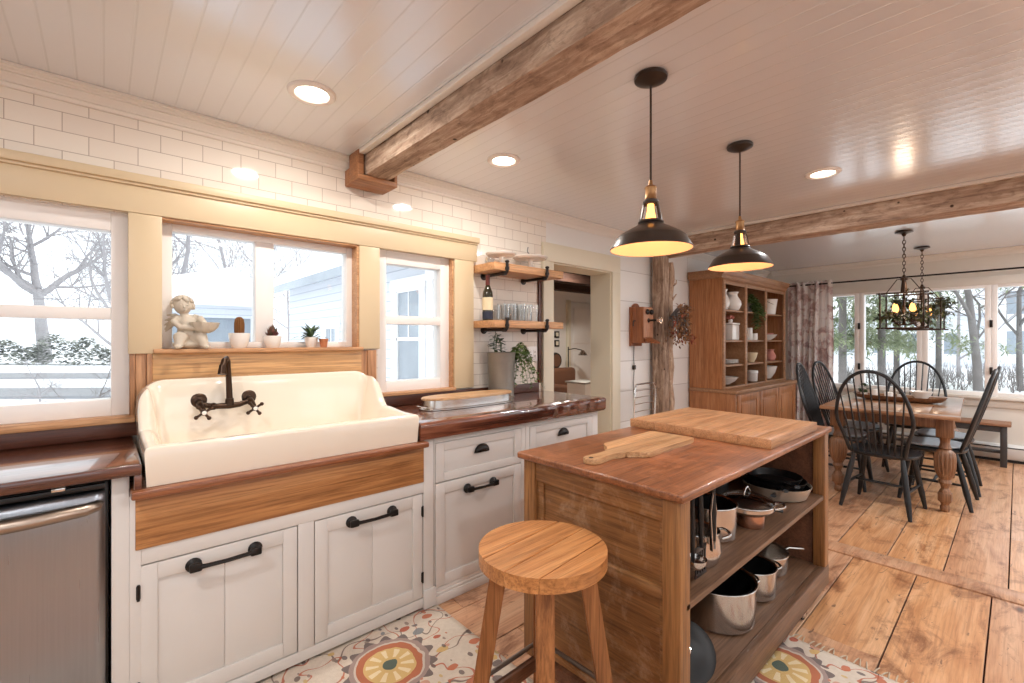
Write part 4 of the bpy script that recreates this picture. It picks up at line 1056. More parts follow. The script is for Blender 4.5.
# pots and pans
S1, S2 = .525, .158
def pot(name, label, x, y, z, r, h, mat, handle=None, ha=-1.2, lid=None, belly=0.0, group='pots and pans on the island shelves', cat='pot', inside=None):
    t = thing(name, label, cat, (x, y, z), 0, group)
    m = M(); w = .003
    m.lathe([(0, .001), (r * .86, .001), (r * .96, .010), (r * (1 + belly), h * .45), (r, h * .9), (r * 1.0, h - .004), (r * 1.05, h), (r * 1.04, h + .003), (r - w, h - .002), (r * (1 + belly) - w, h * .45), (r * .92, .014), (0, .008)], (x, y, z), 36)
    m.build('bowl', mat, t)
    if inside:
        m = M(); m.lathe([(r * .90, h - .006), (r * .93, h * .45), (r * .88, .016), (0, .012)], (x, y, z), 32); m.build('lining', inside, t)
    if handle == 'loops':
        for s in (0, PI):
            c, q = math.cos(ha + s), math.sin(ha + s); zz = z + h * .82; tx, ty = -q, c
            m = M(); m.tube(spline([(x + c * r + tx * .035, y + q * r + ty * .035, zz), (x + c * (r + .030) + tx * .030, y + q * (r + .030) + ty * .030, zz + .008), (x + c * (r + .038), y + q * (r + .038), zz + .010), (x + c * (r + .030) - tx * .030, y + q * (r + .030) - ty * .030, zz + .008), (x + c * r - tx * .035, y + q * r - ty * .035, zz)], 4), .0055, 8); m.build('loop_handle', M_STEEL, t)
    elif handle:
        c, q = math.cos(ha), math.sin(ha); zz = z + h * .86; L = handle[0]
        m = M(); m.tube([(x + c * r * .98, y + q * r * .98, zz), (x + c * (r + L * .3), y + q * (r + L * .3), zz + .012), (x + c * (r + L), y + q * (r + L), zz + handle[2])], [.009, .010, .013], 10, sy=.65); m.build('long_handle', handle[1], t)
        m = M(); m.box(-.006, .010, -.016, .016, -.012, .012, .004); bmesh.ops.rotate(m.b, cent=(0, 0, 0), matrix=Matrix.Rotation(ha, 3, 'Z'), verts=m.b.verts); bmesh.ops.translate(m.b, vec=(x + c * r, y + q * r, zz), verts=m.b.verts); m.build('bracket', M_STEEL, t)
    if lid:
        m = M(); zz = z + h + .004; n = m.lathe([(r * 1.05, 0), (r * 1.05, .004), (r * .9, .016), (r * .5, .032), (0, .038), (0, .034), (r * .5, .028), (r * .9, .011), (r * 1.0, 0)], (x, y, zz), 36); l = m.build('lid', lid, t)
        m = M()
        if lid is M_GLASSC: m.tube(arc((x, y, zz + .030), .030, 0, PI, 12), .005, 8)
        else: m.lathe([(0, .034), (.008, .036), (.009, .048), (.020, .054), (.018, .062), (0, .065)], (x, y, zz), 18)
        m.build('lid_knob', M_STEEL, l)
    return t
pot('steel_saucepan', 'tall steel saucepan near the front left of the upper island shelf', 1.845, .845, S1, .102, .135, M_STEEL, (.16, M_STEEL, .03), 1.9, inside=M_DARKPAN)
pot('steel_jug', 'small rounded steel jug beside the island post on the upper shelf', 1.595, .775, S1, .074, .115, M_STEEL, 'loops', 2.4, belly=.12)
pot('copper_saucepan', 'small copper toned saucepan with black handle under the glass lidded casserole', 2.065, .770, S1, .058, .058, M_COPPERY, (.13, M_BLACKP, -.015), -.35)
pot('glass_lid_casserole', 'wide shallow casserole with glass lid and arch handle stacked on the small copper toned saucepan', 2.070, .785, S1 + .063, .104, .032, M_STEEL, 'loops', 2.0, lid=M_GLASSC, inside=M_DARKPAN)
pot('black_saucepan', 'black saucepan with black handle behind the copper saucepan', 2.300, 1.060, S1, .095, .085, M_DARKPAN, (.16, M_BLACKP, -.02), 3.05)
def pan(x, y, z, r, h, lab, mat, inside, ha, hl=.17):
    t = thing('frying_pan', lab, 'frying pan', (x, y, z), 0, 'stack of frying pans')
    m = M(); m.lathe([(0, 0), (r * .80, 0), (r * .86, .006), (r * .97, h * .8), (r * 1.0, h), (r * .985, h + .001), (r * .95, h * .8), (r * .84, .009), (0, .005)], (x, y, z), 40); m.build('pan', mat, t)
    m = M(); m.lathe([(r * .94, h * .82), (r * .83, .011), (0, .007)], (x, y, z), 40); m.build('lining', inside, t)
    c, q = math.cos(ha), math.sin(ha); m = M(); m.tube([(x + c * r * .97, y + q * r * .97, z + h * .75), (x + c * (r + .05), y + q * (r + .05), z + h * .9), (x + c * (r + hl), y + q * (r + hl), z + h + .012)], [.008, .010, .013], 10, sy=.6); m.build('long_handle', M_BLACKP, t)
pan(2.580, .835, S1 + .001, .158, .062, 'largest frying pan with pale outside, lowest in the stack on the upper island shelf', paint('pale_pan_outside', (178, 164, 148), .4, .04, metal=.3), M_DARKPAN, 3.42, .13)
pan(2.578, .838, S1 + .036, .140, .048, 'middle black frying pan in the stack on the upper island shelf', M_DARKPAN, M_DARKPAN, 3.62, .12)
pan(2.576, .842, S1 + .062, .126, .040, 'topmost black frying pan in the stack on the upper island shelf', M_DARKPAN, M_DARKPAN, 3.85, .12)
pot('steel_stockpot', 'largest steel stockpot with dark inside on the bottom island shelf', 1.925, .852, S2, .150, .165, M_STEEL, 'loops', 2.6, inside=M_DARKPAN)
pot('steel_casserole', 'steel casserole with side loop handles beside the stockpot on the bottom island shelf', 2.225, .830, S2, .108, .130, M_STEEL, 'loops', -.55, inside=M_DARKPAN)
pot('lidded_saucepan', 'steel saucepan with glass lid at the far end of the bottom island shelf', 2.500, .870, S2, .112, .095, M_STEEL, (.12, M_STEEL, .0), -.55, lid=M_GLASSC)
for k, (x, y, h) in enumerate(((2.66, 1.0, .20), (2.60, 1.14, .22))):
    m = M(); m.lathe([(0, 0), (.034, 0), (.036, .006), (.036, h - .02), (.038, h - .018), (.038, h), (.030, h + .006), (0, h + .008)], (x, y, S2 + .0015), 24)
    tag(m.build('steel_canister', M_STEEL), ['slim steel canister by the far end panel of the bottom island shelf', 'slim steel canister farther back against the boards of the bottom island shelf'][k], 'canister', 'steel canisters on the bottom island shelf')
t = thing('propped_lid', 'dark lid with chrome knob tilted beside the front post on the bottom island shelf', 'lid', (1.47, .80, S2))
Mx = Matrix.Translation((1.50, .775, S2 + .080)) @ Matrix.Rotation(-1.0, 4, 'Z') @ Matrix.Rotation(.8, 4, 'X')
m = M(); m.lathe([(0, .012), (.06, .008), (.085, 0), (.100, .004), (.102, .008), (.085, .006), (.06, .014), (0, .018)], n=40, mat=Mx); m.build('pan', M_DARKPAN, t)
m = M(); m.lathe([(0, .012), (.016, .016), (.012, .026), (.024, .028), (.020, .038), (0, .040)], n=20, mat=Mx); m.build('knob', M_CHROME, t)
# utensils hung inside the near end of the island
for k, (x, y, ln, kind, lab) in enumerate(((1.405, .700, .22, 'ladle', 'steel ladle hanging inside the island, nearest the front post'), (1.475, .705, .20, 'spatula', 'black slotted spatula hanging inside the island beside the ladle'), (1.535, .690, .19, 'tongs', 'steel kitchen tongs hanging inside the island in front of the jug'), (1.44, .760, .28, 'fork', 'black serving fork hanging behind the ladle'), (1.385, .800, .24, 'whisk', 'wire whisk hanging deepest, behind the black fork'))):
    t = thing('hanging_' + kind, lab, 'kitchen utensil', (x, y, ZT - .30), 0, 'utensils hung inside the island'); z1 = ZT - .0375; z0 = z1 - ln
    m = M(); m.tube([(x, y, z1), (x, y, z1 - .02), (x + .004, y, (z0 + z1) / 2), (x, y - .004, z0)], [.006, .008, .010, .006], 8); m.ball((x, y, z1 - .002), (.011, .005, .010)); m.build('shaft', M_BLACKP, t)
    m = M()
    if kind == 'ladle': m.lathe([(0, -.034), (.020, -.028), (.033, -.012), (.036, .002), (.033, .002), (.028, -.014), (0, -.030)], (x, y - .012, z0 + .01), 20)
    elif kind == 'spatula':
        for q in range(5): m.box(x - .036 + q * .016, x - .026 + q * .016, y - .002, y + .002, z0 - .085, z0 - .008, .001)
        m.box(x - .038, x + .040, y - .002, y + .002, z0 - .012, z0 + .006, .001); m.box(x - .038, x + .040, y - .002, y + .002, z0 - .095, z0 - .083, .001)
    elif kind == 'tongs':
        for s in (-1, 1): m.tube([(x, y, z1 - .02), (x + s * .022, y, (z0 + z1) / 2), (x + s * .010, y, z0 - .03)], [.006, .008, .011], 8, sy=.5)
    elif kind == 'whisk':
        for q in range(5):
            a = q * PI / 5; m.tube([(x + math.cos(a) * .034 * math.sin(PI * i / 12), y + math.sin(a) * .026 * math.sin(PI * i / 12), z0 + .01 - .085 * (1 - math.cos(PI * i / 12)) / 2 * (1 if i < 13 else 1)) for i in range(13)], .0018, 5)
            m.tube([(x - math.cos(a) * .034 * math.sin(PI * i / 12), y - math.sin(a) * .026 * math.sin(PI * i / 12), z0 + .01 - .085 * (1 - math.cos(PI * i / 12)) / 2) for i in range(13)], .0018, 5)
    else:
        m.box(x - .018, x + .018, y - .003, y + .003, z0 - .012, z0 + .004, .002)
        for q in (-1, 0, 1): m.tube([(x + q * .014, y, z0 + .0), (x + q * .014, y, z0 - .015), (x + q * .014, y, z0 - .08)], [.005, .004, .002], 6)
    m.build({'ladle': 'bowl', 'spatula': 'blade', 'tongs': 'arms', 'fork': 'prongs', 'whisk': 'wires'}[kind], M_BLACKP if kind in ('spatula', 'fork') else M_STEEL, t)

# stool
SX, SY, SZ = 1.010, .982, .685
t = thing('wooden_stool', 'round wooden stool with splayed legs in front of the island', 'stool', (SX, SY, 0))
m = M(); R = .197; cuts = [-.21, -.115, -.02, .075, .21]
import itertools
for a, b in zip(cuts, cuts[1:]):
    pl = []
    N = 48
    ys = [max(-R + .0005, a + .0006) + (min(R - .0005, b - .0006) - max(-R + .0005, a + .0006)) * i / N for i in range(N + 1)]
    pl = [(math.sqrt(max(0, R * R - y * y)), y) for y in ys] + [(-math.sqrt(max(0, R * R - y * y)), y) for y in ys[::-1]]
    m.prism([(SX + p[0], SY + p[1]) for p in pl], 'z', SZ - .042, SZ, .005)
bmesh.ops.rotate(m.b, cent=(SX, SY, 0), matrix=Matrix.Rotation(.10, 3, 'Z'), verts=m.b.verts)
m.build('seat', M_STOOL, t)
legs = []
for k in range(4):
    a = PI / 4 + k * PI / 2 + .03; c, s = math.cos(a), math.sin(a)
    p0 = Vector((SX + c * .130, SY + s * .130, SZ - .047)); p1 = Vector((SX + c * .232, SY + s * .232, 0.0)); legs.append((p0, p1))
    m = M()
    d = (p1 - p0); w = Vector((-s, c, 0)); u = Vector((c, s, 0)); vs = []
    for f, hw in ((0, .026), (.5, .025), (1.0, .022)):
        q = p0 + d * f; vs.append([m.b.verts.new(q + w * sx * hw + u * sy * hw) for sx, sy in ((-1, -1), (1, -1), (1, 1), (-1, 1))])
    for A, B in zip(vs, vs[1:]):
        for j in range(4): m.b.faces.new((A[j], A[(j + 1) % 4], B[(j + 1) % 4], B[j]))
    m.b.faces.new(vs[0][::-1]); m.b.faces.new(vs[-1]); bmesh.ops.bevel(m.b, geom=list(m.b.edges), offset=.004, segments=2, affect='EDGES')
    m.build('leg', M_STOOLL, t)
m = M(); 
for a in (PI / 4 + .03, 3 * PI / 4 + .03):
    c, s = math.cos(a), math.sin(a); m.box(SX - .15, SX + .15, SY - .018, SY + .018, SZ - .075, SZ - .047, .003, rot=Matrix.Rotation(a, 3, 'Z'))
m.build('seat_brace', M_STOOLL, t)
for k in range(4):
    for f, nm in ((.70, 'rail'), (.62, 'foot_rod')):
        A = legs[k][0].lerp(legs[k][1], f); B = legs[(k + 1) % 4][0].lerp(legs[(k + 1) % 4][1], f); mid = (A + B) / 2; L = (B - A).length; an = math.atan2((B - A).y, (B - A).x)
        m = M()
        if nm == 'rail': m.box(mid.x - L / 2 + .02, mid.x + L / 2 - .02, mid.y - .011, mid.y + .011, mid.z - .022, mid.z + .022, .003, rot=Matrix.Rotation(an, 3, 'Z'))
        else:
            o = Vector((mid.x - SX, mid.y - SY, 0)).normalized() * .024; m.tube([A + o, B + o], .0075, 10)
        m.build(nm, M_STOOLR if nm == 'rail' else M_RODM, t)

# rugs
def rug(name, lab, x0, x1, y0, y1, mat, med, fr):
    rr = random.Random(1)
    t = thing(name, lab, 'rug', (med[0], med[1], 0.001))
    m = M(); m.grid(lambda u, v: (x0 + (x1 - x0) * u, y0 + (y1 - y0) * v + .006 * math.sin(u * 19), .004 + .005 * (min(1, 20 * u) * min(1, 20 * (1 - u)) * min(1, 12 * v) * min(1, 12 * (1 - v))) + .0015 * math.sin(u * 31 + v * 7)), 60, 24)
    m.build('pile', mat, t, solid=.005)
    for x, s in ((x0, -1), (x1, 1)) if fr else ():
        m = M(); n = int((y1 - y0) / .022)
        for k in range(n):
            y = y0 + (k + .5) * (y1 - y0) / n; a = rr.uniform(-.5, .5); q = rr.uniform(.035, .06); m.tube([(x - s * .003, y, .006), (x + s * q * .5, y + a * .015, .007), (x + s * q, y + a * .03, .003)], [.003, .0028, .002], 5)
        m.build('fringe', M_FRINGE, t)
rug('kitchen_rug', 'cream rug with orange flower medallions in front of the sink cabinet', -.55, 1.235, 1.22, 1.975, M_RUG, (.870, 1.700), False)
rug('island_rug', 'cream and grey flowered rug on the open side of the island, with short fringe', .75, 2.27, -.10, .705, M_RUG2, (2.03, .645), True)

# pendants
def pendant(x, y, rim, lab, rz):
    t = thing('pendant_lamp', lab, 'pendant lamp', (x, y, rim), 0, 'pendant lamps over the island')
    m = M(); m.lathe([(0, CE - rim), (.058, CE - rim), (.062, CE - rim - .006), (.060, CE - rim - .016), (.040, CE - rim - .026), (.012, CE - rim - .034), (0, CE - rim - .036)], (x, y, rim), 28); m.build('canopy', M_SHADE, t)
    m = M(); m.cyl((x, y, rim + .255), (x, y, CE - .034), .0042, n=8); m.build('cord', M_CORD, t)
    m = M(); m.lathe([(.150, 0), (.151, .004), (.128, .044), (.124, .048), (.108, .060), (.080, .076), (.056, .088), (.044, .098), (.044, .101)], (x, y, rim), 48); sh = m.build('shade', M_SHADE, t)
    m = M(); m.lathe([(.149, .001), (.126, .045), (.106, .057), (.078, .073), (.054, .085), (.041, .096)], (x, y, rim), 48); m.build('lining', M_SHADEIN, sh)
    m = M()
    for k in range(3):
        a = rz + k * 2 * PI / 3; w = .30; pts = []
        m.grid(lambda u, v: (x + (.0445 - .017 * v) * math.cos(a + (u - .5) * 2 * w), y + (.0445 - .017 * v) * math.sin(a + (u - .5) * 2 * w), rim + .099 + .078 * v), 6, 6)
    m.lathe([(.045, .096), (.0465, .103), (.043, .108)], (x, y, rim), 30); m.lathe([(.0285, .170), (.0275, .182), (.020, .190), (.012, .192)], (x, y, rim), 30)
    m.build('cage', M_SHADE, t, solid=.003)
    m = M(); m.lathe([(.040, .104), (.037, .125), (.028, .168)], (x, y, rim), 30); m.build('glass_sleeve', M_GLASSC, t)
    m = M(); m.lathe([(0, .186), (.021, .186), (.023, .190), (.0205, .196), (.0205, .228), (.023, .234), (.018, .240), (.008, .244), (.0065, .262), (0, .263)], (x, y, rim), 24); m.build('socket', M_BRASS, t)
    m = M(); m.lathe([(0, .070), (.012, .073), (.022, .086), (.024, .100), (.018, .125), (.013, .150), (.012, .172), (0, .174)], (x, y, rim), 20); m.build('bulb', M_BULB, t)
    L = bpy.data.lights.new('pendant_light', 'POINT'); L.energy = 1.1; L.color = (1.0, .53, .31); L.shadow_soft_size = .03
    o = bpy.data.objects.new('pendant_light', L); COL.objects.link(o); o.location = (x, y, rim + .045)
pendant(1.543, .930, 1.662, 'bronze barn shade pendant lamp over the stool end of the island, the larger looking one', .5)
pendant(2.428, .953, 1.692, 'bronze barn shade pendant lamp over the far end of the island', 1.2)
# recessed lamps
def can(x, y, lab, power=1.0, warm=(.97, .98, 1.0)):
    t = thing('recessed_light', lab, 'ceiling light', (x, y, CE), 0, 'recessed ceiling lights')
    m = M(); m.lathe([(.060, 0), (.060, -.003), (.066, -.009), (.086, -.009), (.092, -.003), (.092, 0)], (x, y, CE), 36); m.build('trim_ring', M_WHITE, t)
    m = M(); m.lathe([(0, -.003), (.061, -.003), (.061, -.001), (0, -.001)], (x, y, CE), 32); m.build('lens', M_CAN, t)
    L = bpy.data.lights.new('can_light', 'AREA'); L.shape = 'DISK'; L.size = .12; L.energy = 11.5 * power; L.color = warm
    o = bpy.data.objects.new('can_light', L); COL.objects.link(o); o.location = (x, y, CE - .012)
can(.630, 1.911, 'recessed ceiling light nearest the sink window', .62, (1.0, .94, .87))
can(1.657, 1.911, 'recessed ceiling light beyond the first beam, above the counter', .62, (1.0, .94, .87))
can(3.206, .781, 'recessed ceiling light between the far pendant and the dining beam')
kc = 0  # unseen fill lamps added out of view to brighten kitchen and dining area
for x, y in ((-.6, 1.0), (-.6, -1.2), (1.6, -1.4), (3.2, -1.5), (.9, -.4), (5.0, -1.2), (6.5, -1.2)): can(x, y, ['recessed ceiling light over the dishwasher, behind the photographer', 'recessed ceiling light in the back corner of the kitchen', 'recessed ceiling light on the open side of the island', 'recessed ceiling light by the garden side of the dining beam', 'recessed ceiling light right beside the photographer', 'recessed ceiling light on the open side of the dining table, kitchen end', 'recessed ceiling light on the open side of the dining table, window end'][kc], 2.6 if x > 4 else 1.0); kc += 1

# telephone, post, dried flowers, wire rack
t = thing('wall_telephone', 'antique wooden wall telephone beside the old post', 'telephone', (3.84, 2.42, 1.26))
m = M(); a0, a1 = 3.742, 3.935; c = (a0 + a1) / 2
m.prism([(a0, 1.262), (a1, 1.262), (a1, 1.635)] + [(c + .058 * math.cos(q), 1.630 + .045 * math.sin(q)) for q in [PI * i / 12 for i in range(13)]] + [(a0, 1.635)], 'y', 2.468, 2.488, .003); m.build('backboard', M_TELW, t)
m = M(); m.box(a0 + .012, a1 - .012, 2.345, 2.468, 1.290, 1.632, .004); m.build('case', M_TELW, t)
m = M(); m.box(a0 + .016, a1 - .016, 2.336, 2.346, 1.345, 1.626, .003); m.box(a0 + .05, a1 - .05, 2.331, 2.337, 1.40, 1.47, .003); m.build('door', M_TELF, t)
m = M(); m.prism([(2.336, 1.336), (2.336, 1.300), (2.26, 1.288), (2.255, 1.300)], 'x', a0 + .03, a1 - .02, .003); m.build('writing_shelf', M_TELW, t)
for x in (c - .036, c + .036):
    m = M(); m.ball((x, 2.325, 1.585), (.026, .016, .026), 18, 12); m.build('bell', M_IRON, t)
m = M(); R_ = Matrix.Translation((c, 2.336, 1.505)) @ Matrix.Rotation(PI / 2, 4, 'X'); m.lathe([(0, 0), (.022, 0), (.018, .008), (.010, .012), (.009, .09), (0, .09)], n=16, mat=R_); m.build('arm', M_IRON, t)
m = M(); m.lathe([(0, .085), (.012, .088), (.016, .10), (.030, .128), (.027, .128), (.012, .104), (0, .10)], n=20, mat=R_); m.build('mouthpiece', M_CHROME, t)
m = M(); m.tube([(a0 + .0, 2.42, 1.50), (a0 - .03, 2.42, 1.50), (a0 - .034, 2.42, 1.45)], .006, 8); m.build('cradle_hook', M_IRON, t)
m = M(); m.tube(spline([(c - .03, 2.476, 1.262), (c - .032, 2.478, 1.15), (c - .028, 2.476, 1.06), (c - .034, 2.478, .9), (c - .03, 2.478, .72)], 6), .0035, 6)
m.box(c - .048, c - .014, 2.462, 2.486, 1.035, 1.078, .006); m.build('cord', M_IRON, t)
m = M()
rq = random.Random(8)
def postfn(u, v):
    a = 2 * PI * u + PI / 4; k = 1 / max(abs(math.cos(a)), abs(math.sin(a))); k = min(k, 1.34)
    w = 1 + .03 * math.sin(v * 23 + u * 9) + rq.uniform(-.012, .012); return (4.150 + .060 * k * math.cos(a) * w, 2.390 + .062 * k * math.sin(a) * w, 2.15 * v)
m.grid(postfn, 24, 70, closeu=True); m.build('old_post', M_POST, sharp=50); bpy.data.objects['old_post']; tag(bpy.data.objects['old_post'], 'old hewn wooden post against the wall under the dining beam', 'post')
m = M(); m.tube([(4.262 + .010 * math.sin(i * .9), 2.350 + .008 * math.cos(i * 1.3), 2.10 * i / 24) for i in range(25)], [.034 + .004 * math.sin(i * 1.7) for i in range(25)], 14)
for z, s in ((1.86, 1), (1.72, -1)): m.tube([(4.262, 2.33, z), (4.27 + .02 * s, 2.30, z + .03), (4.275, 2.29, z + .06)], [.014, .009, .005], 8)
tag(m.build('branch_pole', M_POLE, sharp=60), 'slim rough branch pole with stubs standing beside the hewn post', 'pole')
rd = random.Random(21)
t = thing('dried_flower_bunch', 'bunch of dried brown and red flowers hanging on the old post', 'dried flowers', (4.30, 2.20, 1.25))
m = M(); md = M(); mr = M()
for k in range(110):
    o = Vector((4.17, 2.315, 1.54)); e = Vector((4.20 + rd.gauss(0, .075), 2.18 + rd.gauss(0, .04), rd.uniform(1.30, 1.64))); mid = o.lerp(e, .5) + Vector((0, -.03, .05)); pts = spline([o, mid, e], 4); m.tube(pts, .0018, 4)
    tgt = mr if (k % 9 == 0 or (e.x > 4.25 and e.z < 1.36)) else md
    for q in range(9):
        a, b = rd.uniform(0, 6.28), rd.uniform(-1.4, 1.4); tgt.leaf(e + Vector((rd.gauss(0, .018), rd.gauss(0, .015), rd.gauss(0, .018))), (math.cos(a) * math.cos(b), math.sin(a) * math.cos(b), math.sin(b)), (0, .3, 1), .030, .018, .4)
m.build('stems', M_BARK, t); md.build('brown_petals', M_DRY, t); mr.build('red_petals', M_DRYR, t)
t = thing('wire_chair', 'chrome wire chair standing by the wall under the telephone', 'chair', (3.96, 2.25, 0))
m = M(); xa, xb, yb = 3.545, 3.905, 2.30
m.tube(spline([(xa, 2.24, .02), (xa, yb, .45), (xa, yb, .83), (xa + .03, yb, .908), (xa + .06, yb, .918), (xb - .06, yb, .918), (xb - .03, yb, .908), (xb, yb, .83), (xb - .02, yb, .45), (xb, 2.24, .02)], 5), .0085, 8); m.build('back_frame', M_CHROME, t)
m = M()
for z in (.60, .67, .74, .80, .86): m.tube([(xa, yb, z), ((xa + xb) / 2, yb + .012, z), (xb, yb, z)], .0035, 6)
m.build('back_wires', M_CHROME, t)
m = M()
for k in range(9): x = xa + .01 + k * (xb - xa - .02) / 8; m.tube([(x, yb, .45), (x, 1.96, .45)], .0035, 6)
m.tube([(xa, yb, .45), (xa, 1.95, .45), (xb, 1.95, .45), (xb, yb, .45)], .0075, 8); m.build('seat', M_CHROME, t)
for x in (xa, xb): m = M(); m.tube([(x, 1.97, .45), (x, 1.92, .005)], .0075, 8); m.build('leg', M_CHROME, t)
# ------------------------------------------------------------------ dining area
TX0, TX1, TY0, TY1, TZ = 4.56, 6.14, .315, 1.165, .762
t = thing('dining_table', 'wooden dining table with fat carved legs under the chandeliers', 'table', (5.35, .74, 0))
m = M()
for k in range(5):
    a = TY0 + .0 + k * (TY1 - TY0) / 5; m.box(TX0 + .10, TX1 - .10, a + .0006, a + (TY1 - TY0) / 5 - .0006, TZ - .026, TZ, .002)
m.box(TX0, TX0 + .099, TY0 - .004, TY1 + .004, TZ - .027, TZ, .004); m.box(TX1 - .099, TX1, TY0 - .004, TY1 + .004, TZ - .027, TZ, .004)
bmesh.ops.rotate(m.b, cent=(5.35, .74, 0), matrix=Matrix.Rotation(.045, 3, 'Z'), verts=m.b.verts); m.build('tabletop', M_TABLE, t)
m = M()
for y in (TY0 + .07, TY1 - .095): m.box(TX0 + .24, TX1 - .24, y, y + .024, TZ - .125, TZ - .027, .003)
for x in (TX0 + .22, TX1 - .245): m.box(x, x + .025, TY0 + .08, TY1 - .08, TZ - .125, TZ - .027, .003)
bmesh.ops.rotate(m.b, cent=(5.35, .74, 0), matrix=Matrix.Rotation(.045, 3, 'Z'), verts=m.b.verts); m.build('apron', M_TLEG, t)
lp = [(0, 0), (.036, 0), (.044, .010), (.046, .035), (.036, .050), (.040, .062), (.052, .075), (.054, .15), (.046, .165), (.034, .178), (.042, .20), (.062, .225), (.050, .248), (.058, .258), (.088, .30), (.098, .35), (.100, .41), (.092, .448), (.072, .468), (.050, .478), (.060, .490), (.050, .505), (.042, .53), (.050, .565), (.058, .572)]
def flute(a, z):
    k = smooth((z - .255) / .03) * smooth((.468 - z) / .03); f = 1 - .11 * k * (abs(math.cos(a * 8)) ** 3)
    if .075 <= z <= .15: f *= 1 / max(abs(math.cos(a + PI / 4)), abs(math.sin(a + PI / 4))) * .90 if False else 1
    return f
for x in (TX0 + .25, TX1 - .11):
    for y in (TY0 + .085, TY1 - .085):
        q = Matrix.Rotation(.045, 3, 'Z') @ Vector((x - 5.35, y - .74, 0)); X, Y = 5.35 + q.x, .74 + q.y
        m = M(); m.lathe([(r_ * .66, z_) for r_, z_ in lp], (X, Y, 0), 64, flute=flute); m.box(X - .050, X + .050, Y - .050, Y + .050, .572, TZ - .027, .006); m.box(X - .040, X + .040, Y - .040, Y + .040, .078, .148, .010); m.build('leg', M_TLEG, t)

# hoop back chairs
def make_chair(label, loc, rz):
    t = thing('windsor_chair', label, 'chair', (0, 0, 0), 0, 'black hoop back chairs around the dining table')
    m = M(); n = 48; rows = []
    for s, z in ((.90, .418), (.97, .424), (1.0, .436), (.985, .447), (.90, .449), (.62, .440), (.3, .437)):
        row = []
        for j in range(n):
            a = 2 * PI * j / n; c, q = math.cos(a), math.sin(a); rx = .205 if c > 0 else .195
            ry = .225 + (.012 if c > 0 else -.015) * abs(c)
            row.append(m.b.verts.new((rx * s * math.copysign(abs(c) ** .72, c), ry * s * math.copysign(abs(q) ** .78, q), z + (.006 * max(0, c) if s > .85 else 0))))
        rows.append(row)
    for A, B in zip(rows, rows[1:]):
        for j in range(n): m.b.faces.new((A[j], A[(j + 1) % n], B[(j + 1) % n], B[j]))
    m.b.faces.new(rows[0][::-1]); m.b.faces.new(rows[-1]); m.build('seat', M_CHAIR, t, sharp=50)
    def bow(u):                                      # u 0..1 round the hoop, y and height; leans back
        a = PI * u; hw = .246; z = .445 + .64 * math.sin(a) ** .62
        y = -math.cos(a) * hw; k = smooth((z - .445) / .30); y = y * (.70 + .30 * k) if abs(math.cos(a)) > .2 else y
        return (-.165 - .205 * (z - .445) / .64 * (1 - .12 * ((z - .445) / .64)), y, z)
    pts = [bow(i / 44) for i in range(45)]; m = M(); m.tube(pts, .0125, 10); m.build('back_hoop', M_CHAIR, t)
    for k in range(9):
        yb = -.150 + k * .0375; yt = -.205 + k * .05125
        if abs(yt) > .19: yt *= .97
        a = math.acos(max(-1, min(1, -yt / .246))); u = a / PI; p = min(pts, key=lambda q: abs(q[1] - yt) + (10 if q[2] < .7 else 0)); top = p
        m = M(); b0 = Vector((-.165, yb, .440)); b1 = Vector(top); m.tube([b0, b0.lerp(b1, .3), b0.lerp(b1, .6), b1], [.0065, .0082, .0062, .0048], 8); m.build('spindle', M_CHAIR, t)
    L = {}
    for sx in (-1, 1):
        for sy in (-1, 1):
            p0 = Vector((sx * .135, sy * .150, .425)); p1 = Vector((sx * .200 - (.03 if sx < 0 else 0), sy * .215, 0)); L[sx, sy] = (p0, p1)
            m = M(); m.tube([p0.lerp(p1, f) for f in (0, .12, .35, .42, .7, 1)], [.013, .017, .021, .019, .020, .012], 12); m.build('leg', M_CHAIR, t)
    mids = []
    for sy in (-1, 1):
        A = L[-1, sy][0].lerp(L[-1, sy][1], .56); B = L[1, sy][0].lerp(L[1, sy][1], .56); mids.append((A + B) / 2)
        m = M(); m.tube([A, A.lerp(B, .5), B], [.008, .0115, .008], 10); m.build('stretcher', M_CHAIR, t)
    m = M(); m.tube([mids[0], (mids[0] + mids[1]) / 2, mids[1]], [.008, .011, .008], 10); m.build('stretcher', M_CHAIR, t)
    t.location = loc; t.rotation_euler = (0, 0, rz)
    return t
c0 = make_chair('black hoop back chair at the near end of the table, its back towards the kitchen', (4.60, .715, 0), -.09)
def cushion(x, y, rz, lab):
    m = M(); n = 40; rows = []
    for s, z in ((.80, .4525), (.97, .458), (1.0, .466), (.97, .474), (.8, .481), (.4, .484), (.05, .483)):
        rows.append([m.b.verts.new((.01 + .175 * s * math.copysign(abs(math.cos(2 * PI * j / n)) ** .7, math.cos(2 * PI * j / n)), .195 * s * math.copysign(abs(math.sin(2 * PI * j / n)) ** .7, math.sin(2 * PI * j / n)), z)) for j in range(n)])
    for A, B in zip(rows, rows[1:]):
        for j in range(n): m.b.faces.new((A[j], A[(j + 1) % n], B[(j + 1) % n], B[j]))
    m.b.faces.new(rows[0][::-1]); m.b.faces.new(rows[-1])
    bmesh.ops.rotate(m.b, cent=(0, 0, 0), matrix=Matrix.Rotation(rz, 3, 'Z'), verts=m.b.verts); bmesh.ops.translate(m.b, vec=(x, y, 0), verts=m.b.verts)
    tag(m.build('seat_cushion', M_CUSH), lab, 'cushion', 'pale seat cushions on the dining chairs')
